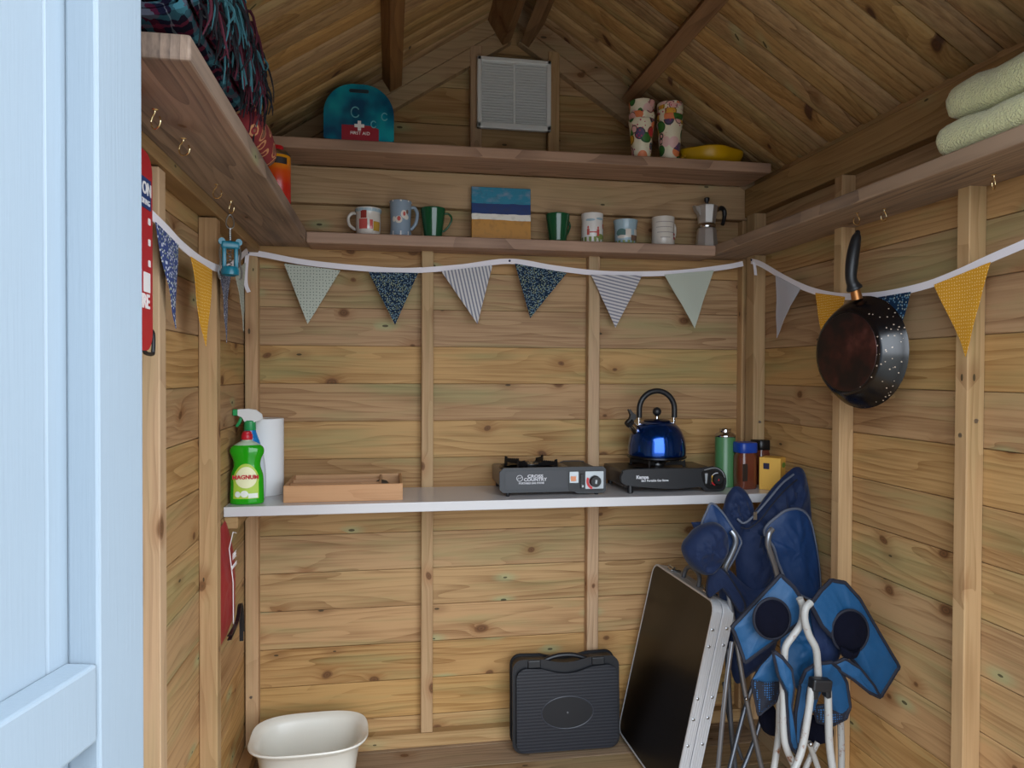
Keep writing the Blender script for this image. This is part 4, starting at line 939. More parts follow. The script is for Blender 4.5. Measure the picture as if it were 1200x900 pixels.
bm = bm_new(); lathe(bm, [(0,.119),(.006,.119),(.0045,.128),(.007,.131),(0,.132)], 18); link('knob_stem', bm, chrome, kt, True)
bm = bm_new(); bmesh.ops.create_uvsphere(bm, u_segments=24, v_segments=16, radius=.0135, matrix=T(0,0,.1425)); link('lid_knob', bm, black_pl, kt, True)
for s_ in (-1,1):
    bm = bm_new(); rbox(bm, -.004,.004,-.003,.003,.092,.142,.0015,2,T(s_*.0565,0,0)); link('handle_bracket', bm, chrome, kt)
    bm = bm_new(); bmesh.ops.create_uvsphere(bm, u_segments=10, v_segments=8, radius=.0022, matrix=T(s_*.0565,-.0035,.115)); link('rivet', bm, chrome, kt, True)
bm = bm_new(); hp = [(-.0565,0,.124)]+[(.0565*math.cos(PI-PI*k/24), 0, .150+.056*math.sin(PI*k/24)) for k in range(25)]+[(.0565,0,.124)]
tube(bm, hp, .0085, 14); link('handle', bm, black_pl, kt, True)
bm = bm_new(); cyl(bm, (-.066,-.010,.082), (-.094,-.022,.108), .0155, .0115, 24); link('spout', bm, chrome, kt, True)
bm = bm_new(); cyl(bm, (-.0925,-.0215,.1065), (-.100,-.025,.114), .0140, .0135, 24); link('whistle_ring', bm, black_pl, kt, True)
bm = bm_new(); cyl(bm, (-.088,-.0205,.122), (-.080,-.017,.130), .0095, .0095, 20); link('whistle_cap', bm, chrome, kt, True)
bm = bm_new(); prism(bm, [(-.103,.112),(-.088,.114),(-.080,.124),(-.078,.134),(-.086,.138),(-.096,.150),(-.098,.149),(-.092,.134),(-.095,.122)], .016, T(0,-.030,0)); bmesh.ops.bevel(bm, geom=list(bm.edges), offset=.0015, segments=1, affect='EDGES'); link('whistle_lever', bm, black_pl, kt)
# gas canister
gc = thing('gas_canister', 'green gas canister with silver cap standing beside the right stove', 'gas canister', (at(849.5,540,-.150).x,-.150,WT))
bm = bm_new(); lathe(bm, [(0,0),(.030,0),(.0315,.002),(.0315,.003),(.0308,.004),(.0308,.150),(.0300,.156)], 40, cap=False); link('can_body', bm, plain('green_print', srgb(74,124,78), .3), gc, True)
bm = bm_new(); lathe(bm, [(.0315,.154),(.0322,.156),(.0315,.160),(.026,.166),(.020,.169),(.018,.169),(.018,.178),(.0165,.180),(.010,.180),(.009,.177),(0,.177)], 40, cap=False); link('silver_collar', bm, chrome, gc, True)
# coffee jars
coffee = NB('coffee_granules'); m_cof = coffee.set(Base_Color=srgb(104,52,34), Roughness=.18, Specular_IOR_Level=.6)
blue_lid = plain('blue_lid', srgb(22,62,150), .35)
for nm, px, y_, ml, lb in (('coffee_jar', 873, -.195, blue_lid, 'coffee jar with a blue lid between the green canister and the yellow box'), ('coffee_jar', 893, -.118, black_e, 'coffee jar with a black lid standing behind the yellow box')):
    j = thing(nm, lb, 'jar', (at(px,540,y_).x, y_, WT), .1, 'coffee jars in the right corner of the worktop')
    bm = bm_new(); loft(bm, [(0,.028,.028),(.003,.0305,.0305),(.05,.0310,.0310),(.098,.0300,.0300),(.106,.0265,.0265),(.112,.0265,.0265)], 48, 3.2); link('glass_jar', bm, m_cof, j, True)
    bm = bm_new(); loft(bm, [(.110,.0305,.0305),(.112,.0315,.0315),(.138,.0315,.0315),(.141,.0295,.0295)], 48, 3.4); link('lid', bm, ml, j, True)
    if ml is blue_lid:
        bm = bm_new(); prism(bm, rrect(.016,.052,.002,2,-.019,.052), .001, T(0,-.0318,0)); link('label', bm, plain('dark_label', srgb(46,32,24), .5), j)
# tea box
tb = thing('tea_box', 'small yellow cardboard tea box in the right corner of the worktop', 'box', (at(908,560,-.235).x,-.228,WT), math.radians(-48))
ybox = plain('yellow_card', srgb(226,176,78), .6)
bm = bm_new(); rbox(bm, -.034,.030,-.030,.026,0,.098,.0012,1); link('carton', bm, ybox, tb)
bm = bm_new(); prism(bm, rrect(.018,.018,.001,1,-.012,.072), .0006, T(0,-.0308,0)); link('dark_emblem', bm, plain('dark_navy', srgb(34,34,60), .5), tb)

for z_, w__ in ((.076,.030),(.034,.024)):
    bm = bm_new(); prism(bm, ell(w__/2,.008,20,0,z_), .0006, T(.0308,-.002,0)@R(PI/2,'Z')@R(0,'Y')); link('green_leaf_print', bm, plain('leaf_green', srgb(120,150,60), .6), tb)
# ------------------------------------------------------------ left shelf: tartan blanket, red throw, aerosol
b = NB('tartan_wool'); co, X, Y, Z = b.xyz()
n1 = b.n('ShaderNodeTexNoise', {'Vector': b.comb(b.math('MULTIPLY', X, 30.0), b.math('MULTIPLY', Y, 12.0), b.math('MULTIPLY', Z, 40.0)), 'Scale': 1.0, 'Detail': 3.0}).outputs[0]
st = b.math('FRACT', b.math('ADD', b.math('MULTIPLY', Y, 13.0), b.math('MULTIPLY', n1, .9)))
sx_ = b.math('FRACT', b.math('ADD', b.math('MULTIPLY', b.math('ADD', X, Z), 17.0), b.math('MULTIPLY', n1, 1.2)))
c1 = b.ramp(st, [(0, srgb(16,14,28)), (.25, srgb(96,20,44)), (.42, srgb(20,22,44)), (.55, srgb(58,108,120)), (.74, srgb(28,18,34)), (.9, srgb(120,40,60))], True)
c2 = b.ramp(sx_, [(0, srgb(18,16,30)), (.3, srgb(64,112,124)), (.5, srgb(92,20,42)), (.7, srgb(22,26,46)), (.86, srgb(120,126,134)), (.91, srgb(34,18,38))], True)
wv = b.n('ShaderNodeTexNoise', {'Vector': co, 'Scale': 700.0}).outputs[0]
b.bump(wv, .5, .001)
m_tart = b.set(Base_Color=b.mix(.5, c1, c2), Roughness=.95, Specular_IOR_Level=.1)
bk = thing('blanket', 'teal and burgundy fringed tartan blanket folded up on the left wall shelf', 'blanket', (.10,-1.10,1.5680))
def ribbon_extrude(bm, path, th, y0, y1, ny=14, amp=.004, seed=0):
    """closed band: path (x,z) given thickness, extruded along y with soft waviness"""
    P = [Vector((p[0], 0, p[1])) for p in path]; n = len(P); L_, R_ = [], []
    for i in range(n):
        t = (P[min(i+1,n-1)]-P[max(i-1,0)]).normalized(); nn = Vector((-t.z, 0, t.x)); L_.append(P[i]+nn*th/2); R_.append(P[i]-nn*th/2)
    loop = L_+list(reversed(R_)); G = []
    for k in range(ny+1):
        y = y0+(y1-y0)*k/ny; row = []
        for p in loop:
            dy = vnoise(Vector((p.x*40, p.z*40, seed)))*.012 if k in (0, ny) else 0
            q = Vector((p.x, y+dy, p.z)); q += Vector((vnoise(q*9+Vector((seed,0,0)))*amp, 0, vnoise(q*9+Vector((0,seed,3)))*amp)); row.append(bm.verts.new(q))
        G.append(row)
    m = len(loop)
    for A, B in zip(G, G[1:]):
        for i in range(m): bm.faces.new((A[i], A[(i+1)%m], B[(i+1)%m], B[i]))
    for row in (G[0], G[-1]):
        for i in range(n-1): bm.faces.new((row[i], row[i+1], row[m-2-i], row[m-1-i]))
def spiral(cx, cz, rx, rz, turns, dr, ph=0, n=26):
    o = []
    for k in range(int(turns*n)+1):
        a = ph+2*PI*k/n; s = k/n*dr
        o.append((cx+(rx-s*1.3)*math.copysign(abs(math.cos(a))**.8, math.cos(a)), cz+(rz-s)*math.sin(a)))
    return o
bm = bm_new(); ribbon_extrude(bm, spiral(.004,.040,.086,.032,2.4,.0115), .0095, -.222, .130, seed=1)
link('lower_fold', bm, m_tart, bk, True)
bm = bm_new(); ribbon_extrude(bm, spiral(.008,.112,.088,.036,2.5,.012, .6), .0095, -.228, .135, seed=4)
link('upper_fold', bm, m_tart, bk, True)
fr_cols = (plain('teal_wool', srgb(48,94,102), .95), plain('burgundy_wool', srgb(70,14,32), .95), plain('black_wool', srgb(12,12,20), .95))
rnd = random.Random(5)
bms = [bm_new() for _ in range(3)]
for k in range(400):
    y = rnd.uniform(-.215, .160); z = rnd.uniform(.045, .155); x = .090+rnd.uniform(-.012,.006)-(z-.1)**2*3
    ln = rnd.uniform(.045,.085); c = 0 if (y < -.05 and rnd.random() < .55 and z > .07) else rnd.choice((1,2,2,2,1,0))
    out = rnd.uniform(.010,.034); dy = rnd.uniform(-.02,.035)
    z2 = z-ln*rnd.uniform(.45,.95)
    z2 = max(z2, -.012)
    pts = [(x,y,z),(x+out*.7,y+dy*.3,z+rnd.uniform(-.004,.008)),(x+out,y+dy*.7,z*.5+z2*.5),(x+out*rnd.uniform(.6,1.2),y+dy,z2)]
    r0 = rnd.uniform(.0024,.0044)
    sp__ = smooth_path(pts, 3); tube(bms[c], sp__, [r0*(1-.75*i/(len(sp__)-1)) for i in range(len(sp__))], 5)
for k, nm in enumerate(('teal_fringe','burgundy_fringe','black_fringe')):
    o = link(nm, bms[k], fr_cols[k], bk, True); o['kind'] = 'stuff'
b = NB('red_paisley_cotton'); co, X, Y, Z = b.xyz()
vo = b.n('ShaderNodeTexVoronoi', {'Vector': b.comb(X, b.math('MULTIPLY', Y, 1.0), Z), 'Scale': 26.0, 'Randomness': .7})
d_ = vo.outputs['Distance']
ringf = b.math('MULTIPLY', b.math('GREATER_THAN', d_, .30), b.math('LESS_THAN', d_, .40)); inner = b.math('LESS_THAN', d_, .22)
col = b.mix(ringf, srgb(128,36,40), srgb(196,140,96)); col = b.mix(inner, col, srgb(120,84,60))
m_pais = b.set(Base_Color=col, Roughness=.9)
def soft_block(bm, x0, x1, y0, y1, z0, z1, r, amp=.004, seed=0, cuts=3):
    t = bmesh.new(); box(t, x0, x1, y0, y1, z0, z1); bmesh.ops.bevel(t, geom=list(t.edges), offset=r, segments=5, profile=.5, affect='EDGES', clamp_overlap=True)
    bmesh.ops.subdivide_edges(t, edges=[e for e in t.edges if e.calc_length() > .02], cuts=8, use_grid_fill=True)
    t.normal_update()
    for v in t.verts:
        d = vnoise(v.co*26+Vector((seed,0,0)))*amp+vnoise(v.co*80+Vector((seed,0,0)))*amp*.4
        v.co += v.normal*d
    zlow = min(v.co.z for v in t.verts)
    for v in t.verts:
        if v.co.z < z0: v.co.z = z0
    merge(bm, t)
th_ = thing('red_throw', 'dark red paisley throw folded on the left shelf beyond the tartan blanket', 'throw', (.10,-.835,1.5625))
bm = bm_new(); soft_block(bm, -.085,.100,-.115,.115,.0,.070,.028,.003,2); link('folded_throw', bm, m_pais, th_, True)
ae = thing('aerosol_can', 'red and yellow aerosol can with red cap at the far end of the left shelf', 'spray can', (.150,-.400,1.5625))
b = NB('aerosol_print'); co, X, Y, Z = b.xyz()
nn = b.n('ShaderNodeTexNoise', {'Vector': co, 'Scale': 30.0, 'Detail': 3.0}).outputs[0]
m_ae = b.set(Base_Color=b.ramp(b.math('ADD', Z, b.math('MULTIPLY', nn, .03)), [(0, srgb(170,26,24)), (.075, srgb(196,44,26)), (.12, srgb(214,84,24)), (.155, srgb(226,150,30))]), Roughness=.25)
bm = bm_new(); lathe(bm, [(0,0),(.031,0),(.0325,.002),(.0325,.150),(.031,.153)], 36, cap=False); link('can_body', bm, m_ae, ae, True)
bm = bm_new(); lathe(bm, [(.0325,.151),(.0325,.154),(.026,.164),(.020,.167),(.018,.170),(0,.170)], 36, cap=False); link('silver_shoulder', bm, steel, ae, True)
bm = bm_new(); lathe(bm, [(0,.168),(.0155,.168),(.0155,.181),(.0135,.184),(0,.184)], 28); link('red_cap', bm, plain('red_nozzle_cap', srgb(190,24,30), .35), ae, True); ae.scale = (1, 1, .80)
bm = bm_new(); wrap2(bm, lambda t, z: (.0325*math.sin(t), -.0325*math.cos(t)), -.7, .9, .122, .142, 'rect', 10, 2, .0006); link('black_label', bm, plain('black_print', srgb(40,30,28), .5), ae, True)
pm = thing('pom_pom', 'tiny pale lilac ball at the far end of the left shelf beside the mugs', 'ball', (.166,-.150,1.5625))
bm = bm_new(); bmesh.ops.create_icosphere(bm, subdivisions=3, radius=.0105, matrix=T(0,0,.0105))
for v in bm.verts:
    dv = v.co-Vector((0,0,.0105)); v.co += dv.normalized()*vnoise(v.co*420)*.0016
    if v.co.z < 0: v.co.z = 0
link('ball', bm, plain('lilac_wool', srgb(150,146,176), .9), pm)

# ------------------------------------------------------------ right shelf: two towels
b = NB('pale_green_fleece'); co, X, Y, Z = b.xyz()
nf = b.n('ShaderNodeTexNoise', {'Vector': co, 'Scale': 260.0, 'Detail': 4.0}).outputs[0]; nl = b.n('ShaderNodeTexNoise', {'Vector': co, 'Scale': 22.0, 'Detail': 3.0}).outputs[0]
b.bump(b.math('ADD', nf, b.math('MULTIPLY', nl, .8)), .9, .006)
m_tow = b.set(Base_Color=b.mix(nl, srgb(222,220,168), srgb(204,204,152)), Roughness=1.0, Sheen_Weight=.5, Specular_IOR_Level=.05)
for nm, x0, y1, z0, z1, lb in (('towel', W-.168, -1.030, .0, .062, 'pale green fluffy folded towel lying on the right shelf, the lower one'), ('towel', W-.160, -1.045, .0, .068, 'pale green fluffy folded towel on the right shelf, on top of the other')):
    zb = 1.5605 if 'lower' in lb else 1.625
    t = thing(nm, lb, 'towel', (W-.10, -1.25, zb), 0, 'folded towels on the right shelf')
    bm = bm_new(); soft_block(bm, x0-W+.10, .055, -.21, y1+1.25, z0, z1, .029, .005, 3+z1); link('folded_layer', bm, m_tow, t, True)

# ------------------------------------------------------------ floor: stove carry case
cs_ = thing('carry_case', 'black moulded plastic carry case standing on the floor against the back wall', 'case', (at(664.5,820,-.125).x, -.070, 0.0015))
cs_.rotation_euler = (-.05, 0, -.02)
b = NB('ribbed_black_plastic'); co, X, Y, Z = b.xyz()
rb_ = b.math('SINE', b.math('MULTIPLY', Z, 2*PI/.0095)); b.bump(rb_, .16, .0006)
m_rib = b.set(Base_Color=srgb(25,27,35), Roughness=.42)
m_case = plain('case_plastic', srgb(18,19,24), .4)
def notch(w_, h_, r, nw, nd, z0=0):
    p = rrect(w_, h_, r, 5, 0, z0+h_/2)
    top = [q_ for q_ in p]
    i = 6   # between first corner (top right) and second (top left)
    n_ = [(nw*(1-t*2), z0+h_-nd*(.5-.5*math.cos(2*PI*min(1,max(0,t*1.0))))**.6) for t in [k/16 for k in range(1,16)]]
    return p[:6]+n_+p[6:]
bm = bm_new(); prism(bm, notch(.322,.268,.026,.085,.014,.004), .060, T(0,-.060,0)); bmesh.ops.bevel(bm, geom=[e for e in bm.edges if abs(e.verts[0].co.y-e.verts[1].co.y)<1e-6], offset=.006, segments=3, affect='EDGES', clamp_overlap=True); link('shell', bm, m_case, cs_, True)
bm = bm_new(); prism(bm, notch(.296,.234,.022,.090,.020,.012), .014, T(0,-.073,0)); bmesh.ops.bevel(bm, geom=[e for e in bm.edges if abs(e.verts[0].co.y-e.verts[1].co.y)<1e-6 and e.verts[0].co.y < -.07], offset=.008, segments=3, affect='EDGES', clamp_overlap=True); link('lid_panel', bm, m_rib, cs_, True)
bm = bm_new(); tube(bm, [(x_, -.0735, z_) for x_, z_ in ell(.080,.048,48,0,.118)], .0016, 6, closed=True); link('oval_ridge', bm, plain('lighter_plastic', srgb(60,62,70), .35), cs_, True)  # ridge coloured lighter than the case around it
bm = bm_new(); prism(bm, ell(.078,.046,40,0,.118), .002, T(0,-.0740,0)); link('oval_badge', bm, m_case, cs_)
bm = bm_new(); bmesh.ops.create_uvsphere(bm, u_segments=10, v_segments=8, radius=.003, matrix=T(0,-.0745,.118)); link('badge_pip', bm, plain('grey_pip', srgb(110,110,112), .4), cs_, True)
bm = bm_new(); tube(bm, smooth_path([(-.082,-.045,.258),(-.060,-.045,.270),(-.030,-.045,.279),(0,-.045,.2815),(.030,-.045,.279),(.060,-.045,.270),(.082,-.045,.258)],4), .0075, 10); tube(bm, smooth_path([(-.060,-.045,.266),(-.050,-.045,.256),(-.030,-.045,.252),(0,-.045,.251),(.030,-.045,.252),(.050,-.045,.256),(.060,-.045,.266)],4), .0045, 8); link('handle', bm, m_case, cs_, True)
for s_ in (-1,1):
    bm = bm_new(); rbox(bm, -.020,.020,-.066,-.040,.252,.2755,.003,2,T(s_*.100,0,0)); link('latch', bm, black_pl, cs_)
    bm = bm_new(); rbox(bm, -.010,.010,-.064,-.030,0,.006,.001,1,T(s_*.105,0,0)); link('foot', bm, black_pl, cs_)

# ------------------------------------------------------------ washing-up bowl
bs = thing('washing_up_bowl', 'cream plastic washing-up bowl on the floor in the back left corner', 'bowl', (.206,-.205,.0012), .03)
bm = bm_new()
S_ = [(0,.112,.078),(.003,.118,.084),(.07,.128,.094),(.130,.137,.102),(.136,.143,.108),(.146,.158,.121),(.150,.160,.123),(.1535,.158,.121),(.150,.147,.112),(.143,.138,.103),(.134,.133,.098),(.07,.124,.090),(.008,.114,.080),(.005,.108,.074)]
loft(bm, S_, 64, 3.1)
for v in bm.verts:   # rim dips a little at the two ends where the hand grips are
    if v.co.z > .10: v.co.z -= .010*max(0, abs(v.co.x)/.16-.75)*4*(.5+.5*math.cos(min(PI, abs(v.co.y)/.07*PI)))*.8
link('bowl', bm, cream_pl, bs, True)

# ------------------------------------------------------------ folded aluminium camping table
ct = thing('folding_table', 'folded black and aluminium camping table leaning on its edge beside the black case', 'folding table', (1.141,-.058,.0150))
ct.rotation_euler = (0, .22, .029)
m_black_board = plain('black_laminate', srgb(17,13,11), .30)
b = NB('ribbed_aluminium'); co, X, Y, Z = b.xyz()
rbx = b.math('SINE', b.math('MULTIPLY', X, 2*PI/.0065)); b.bump(rbx, .3, .0006)
m_alur = b.set(Base_Color=srgb(206,207,210), Metallic=.45, Roughness=.45)
TW, THH = .420, .548
def yz_frame(bm, x0, x1, ro, wid):
    o = rrect(TW, THH, ro, 6, -TW/2, THH/2); i = rrect(TW-2*wid, THH-2*wid, max(.004, ro-wid), 6, -TW/2, THH/2)
    V = [[bm.verts.new((x, y, z)) for y, z in pp] for x in (x0, x1) for pp in (o, i)]
    n = len(o)
    for k in range(n):
        j = (k+1)%n
        bm.faces.new((V[0][k],V[0][j],V[1][j],V[1][k])); bm.faces.new((V[2][k],V[2][j],V[3][j],V[3][k])); bm.faces.new((V[0][k],V[0][j],V[2][j],V[2][k])); bm.faces.new((V[1][k],V[1][j],V[3][j],V[3][k]))
for x0, x1, px0, px1 in ((0,.0275,.0012,.004),(.0295,.062,.056,.0605)):
    bm = bm_new(); yz_frame(bm, x0, x1, .034, .006); bmesh.ops.bevel(bm, geom=[e for e in bm.edges if abs(e.verts[0].co.x-e.verts[1].co.x)<1e-6], offset=.0012, segments=1, affect='EDGES'); fo = link('leaf_frame', bm, m_alur, ct)
    bm = bm_new(); o = rrect(TW-.010, THH-.010, .030, 6, -TW/2, THH/2)
    A = [bm.verts.new((px0,y,z)) for y,z in o]; B = [bm.verts.new((px1,y,z)) for y,z in o]; bm.faces.new(A); bm.faces.new(B)
    for k in range(len(o)): bm.faces.new((A[k],A[(k+1)%len(o)],B[(k+1)%len(o)],B[k]))
    link('table_leaf', bm, m_black_board, ct)
    for z_ in (.075,.165,.235,.290,.430,.475):
        bm = bm_new(); bmesh.ops.create_uvsphere(bm, u_segments=10, v_segments=6, radius=.0042, matrix=T((x0+x1)/2+(.004 if x0 else -.004),-TW-.0005,z_+(.010 if x0 else 0))@Matrix.Diagonal((1,.5,1,1))); link('rivet', bm, steel, fo, True)
bm = bm_new(); tube(bm, smooth_path([(.0275,-.265,.548),(.0275,-.262,.570),(.0275,-.245,.584),(.0275,-.215,.588),(.0275,-.185,.584),(.0275,-.168,.570),(.0275,-.165,.548)],4), .0065, 10); link('handle', bm, plain('grey_plastic', srgb(84,86,90), .4), ct, True)
for y_ in (-.335,-.095):
    bm = bm_new(); rbox(bm,.012,.044,y_-.016,y_+.016,.547,.556,.002,2); bm2 = bm_new(); cyl(bm2,(.018,y_-.020,.560),(.018,y_+.020,.560),.0035,None,10); merge(bm, bm2); link('latch', bm, chrome, ct)

# ------------------------------------------------------------ folded camping chairs
navy_f = NB('navy_polyester'); co, X, Y, Z = navy_f.xyz(); nz = navy_f.n('ShaderNodeTexNoise', {'Vector': co, 'Scale': 18.0, 'Detail': 4.0}).outputs[0]
navy_f.bump(nz, .6, .008); navy_f = navy_f.set(Base_Color=srgb(13,32,66), Roughness=.7, Sheen_Weight=.1, Specular_IOR_Level=.3)
mid_f = NB('mid_blue_polyester'); co, X, Y, Z = mid_f.xyz(); nz = mid_f.n('ShaderNodeTexNoise', {'Vector': co, 'Scale': 16.0, 'Detail': 4.0}).outputs[0]
mid_f.bump(nz, .6, .008); mid_f = mid_f.set(Base_Color=srgb(10,48,92), Roughness=.6)
br_f = NB('bright_blue_polyester'); co, X, Y, Z = br_f.xyz(); nz = br_f.n('ShaderNodeTexNoise', {'Vector': co, 'Scale': 16.0, 'Detail': 4.0}).outputs[0]
br_f.bump(nz, .6, .008); br_f = br_f.set(Base_Color=srgb(5,66,106), Roughness=.6)
trim_n = plain('navy_binding', srgb(14,17,32), .8); trim_g = plain('grey_binding', srgb(88,94,108), .7); mesh_b = plain('black_mesh', srgb(11,12,24), 1.0, Specular_IOR_Level=.1)
b = NB('blue_net'); co, X, Y, Z = b.xyz()
vo = b.n('ShaderNodeTexVoronoi', {'Vector': co, 'Scale': 190.0, 'Randomness': .1}); m_net = b.set(Base_Color=b.mix(b.math('LESS_THAN', vo.outputs['Distance'], .33), srgb(8,14,30), srgb(26,84,134)), Roughness=.8)
b = NB('white_rusty_tube'); co, X, Y, Z = b.xyz()
nr = b.n('ShaderNodeTexNoise', {'Vector': co, 'Scale': 45.0, 'Detail': 4.0, 'Roughness': .65}).outputs[0]
low = b.n('ShaderNodeMapRange', {0: Z, 1: -.05, 2: .40}).outputs[0]
rs = b.n('ShaderNodeMapRange', {0: b.math('SUBTRACT', nr, b.math('MULTIPLY', low, .16)), 1: .44, 2: .54}).outputs[0]
m_wt = b.set(Base_Color=b.mix(rs, srgb(158,156,152), srgb(112,66,36)), Roughness=.42)
m_gt = plain('silver_tube', srgb(150,154,162), .32, .8); m_gt2 = plain('grey_tube', srgb(104,108,116), .35, .7)
def dens(pts, n=4):
    o = []
    for i in range(len(pts)):
        a, c = Vector(pts[i]), Vector(pts[(i+1)%len(pts)])
        for k in range(n): o.append(a+(c-a)*k/n)
    return o
def cloth(parent, name, pts, ctr, th, mat, trim=None, soft=False, wr=.004, seed=0, tr=.0042, flat=.5):
    P = [at(*p) for p in pts]; c = at(*ctr)
    bm = bm_new(); out = pillow(bm, P if soft else dens(P), c, th, wr, 12 if soft else 8, 6 if soft else 2, seed, flat)
    o = link(name, bm, mat, parent, True, True)
    if trim:
        bm = bm_new(); tube(bm, out, tr, 6, closed=True); bmesh.ops.translate(bm, verts=bm.verts, vec=-Vector(parent.location)); link('binding', bm, trim, o, True)
    return o
def rod(parent, name, pts, r, mat, n=5):
    bm = bm_new(); P = [at(*p) for p in pts]; P = smooth_path(P, n) if len(P) > 2 else P; tube(bm, P, r, 12); return link(name, bm, mat, parent, True, True)

# --- navy chair behind
nc = thing('folding_chair', 'navy folded camping chair with silver tubes leaning in the right corner, the rear one', 'folding chair', (1.42,-.42,0))
YN = -.40
cloth(nc, 'backrest', [(866,612,YN),(884,600,YN+.01),(902,576,YN+.02),(920,556,YN+.03),(934,547,YN+.035),(944,556,YN+.035),(948,590,YN+.03),(950,640,YN+.02),(940,690,YN),(905,716,YN),(872,700,YN),(862,660,YN)], (908,635,YN), .085, navy_f, None, True, .016, 3, flat=.42)
cloth(nc, 'rolled_bag', [(846,612,YN),(849,590,YN),(858,572,YN),(868,571,YN),(878,582,YN),(884,604,YN),(880,626,YN),(862,634,YN)], (865,602,YN), .060, navy_f, None, True, .012, 5)
rod(nc, 'zip', [(864,608,YN-.035),(872,613,YN-.045),(884,604,YN-.052),(900,586,YN-.048),(916,567,YN-.030),(930,556,YN-.012)], .0030, trim_g)
rod(nc, 'zip_seam', [(868,618,YN-.038),(878,619,YN-.048),(892,608,YN-.054),(906,590,YN-.046),(920,574,YN-.030),(934,562,YN-.012)], .0020, trim_n)
bm = bm_new(); c_ = at(885,604,YN-.058); rbox(bm, c_.x-.005,c_.x+.005,c_.y-.002,c_.y+.002,c_.z-.012,c_.z+.010,.001,1); link('zip_pull', bm, steel, nc, False, True)
cloth(nc, 'armrest', [(822,616,YN-.03),(828,600,YN-.03),(834,590,YN-.03),(846,600,YN-.03),(858,618,YN-.04),(868,633,YN-.04),(866,642,YN-.04),(856,662,YN-.04),(846,672,YN-.03),(838,650,YN-.03),(826,632,YN-.03)], (845,632,YN-.03), .022, mid_f, trim_g, True, .003, 6, .0034)
cloth(nc, 'cup_holder', [(799,642,YN-.07),(806,630,YN-.07),(820,616,YN-.07),(838,612,YN-.07),(850,622,YN-.07),(852,642,YN-.07),(844,660,YN-.07),(830,674,YN-.07),(814,668,YN-.07),(803,656,YN-.07)], (828,643,YN-.07), .085, navy_f, None, True, .012, 7, flat=.42)
cloth(nc, 'hanging_strap', [(810,612,YN-.02),(824,611,YN-.02),(826,620,YN-.02),(814,622,YN-.02)], (818,616,YN-.02), .012, navy_f, None, False, .002)
cloth(nc, 'armrest', [(896,626,YN-.06),(899,616,YN-.06),(910,606,YN-.06),(922,598,YN-.06),(937,597,YN-.05),(948,607,YN-.04),(955,634,YN-.04),(960,668,YN-.04),(961,694,YN-.04),(956,703,YN-.05),(944,700,YN-.06),(926,688,YN-.06),(913,662,YN-.06),(906,640,YN-.07)], (932,646,YN-.055), .034, mid_f, trim_g, True, .004, 8, .0040)
rod(nc, 'armrest_tube', [(857,622,YN-.06),(861,628,YN-.065),(862,637,YN-.065),(856,652,YN-.06),(850,664,YN-.055),(849,676,YN-.05)], .0078, m_gt)
rod(nc, 'armrest_tube', [(905,620,YN-.10),(901,626,YN-.105),(900,638,YN-.105),(904,652,YN-.10),(908,664,YN-.095),(911,676,YN-.09)], .0078, m_gt)
cloth(nc, 'seat_fabric', [(838,668,YN-.03),(850,664,YN-.03),(880,690,YN-.03),(905,690,YN-.03),(915,720,YN-.03),(905,770,YN-.02),(880,790,YN-.02),(862,800,YN-.01),(852,760,YN-.01),(845,710,YN-.01)], (875,730,YN-.02), .06, navy_f, None, True, .010, 9, flat=.42)
cloth(nc, 'armrest_band', [(834,664,YN-.06),(846,666,YN-.07),(860,684,YN-.08),(873,708,YN-.08),(868,718,YN-.08),(855,700,YN-.07),(840,684,YN-.06),(832,700,YN-.05),(828,690,YN-.05)], (850,685,YN-.07), .014, navy_f, trim_n, True, .003, 10, .003)
YL = -.43
rod(nc, 'leg', [(854,696,-.46),(866,770,-.47),(876,826,-.475),(894,906,-.48)], .0068, m_gt)
rod(nc, 'leg', [(888,788,-.44),(873,830,-.455),(853,908,-.48)], .0062, m_gt2)
rod(nc, 'leg', [(852,760,-.425),(856,842,-.43),(862,906,-.43)], .0068, m_gt2)
rod(nc, 'leg', [(858,752,-.49),(850,812,-.50),(841,906,-.50)], .0062, m_gt)
rod(nc, 'leg', [(892,842,-.42),(884,868,-.43),(868,908,-.45)], .0062, m_gt2)
rod(nc, 'stretcher', [(848,800,-.40),(856,850,-.40),(870,890,-.41)], .0050, m_gt2)
rod(nc, 'frame_tube', [(851,672,-.455),(855,690,-.455),(858,720,-.455)], .0068, m_gt)
bm = bm_new(); c_ = at(874.5,819,-.483); bmesh.ops.create_uvsphere(bm, u_segments=10, v_segments=8, radius=.0045, matrix=T(*c_)); link('rivet', bm, chrome, nc, True, True)

# --- bright blue chair in front
bc = thing('folding_chair', 'bright blue folded camping chair with white rust-spotted legs, in front of the navy one', 'folding chair', (1.38,-.80,0))
YB = -.80
cloth(bc, 'seat_back', [(916,740,YB+.03),(928,722,YB+.03),(948,712,YB+.03),(962,724,YB+.03),(976,748,YB+.03),(984,768,YB+.03),(966,792,YB+.03),(944,812,YB+.02),(928,800,YB+.02),(916,775,YB+.03)], (946,758,YB+.03), .030, br_f, None, True, .008, 21, flat=.42)
cloth(bc, 'navy_lining', [(950,716,YB+.01),(962,722,YB+.01),(984,750,YB+.01),(984,770,YB+.01),(968,786,YB+.01),(957,770,YB+.01),(953,742,YB+.01)], (966,752,YB+.012), .016, navy_f, None, True, .003, 22)
a1 = cloth(bc, 'armrest', [(858,735,YB+.02),(886,705,YB+.02),(915,674,YB+.02),(930,688,YB),(943,708,YB-.01),(938,728,YB-.01),(906,752,YB),(873,776,YB+.01),(866,756,YB+.02)], (900,724,YB+.005), .016, br_f, trim_n, False, .003, 23, .0048)
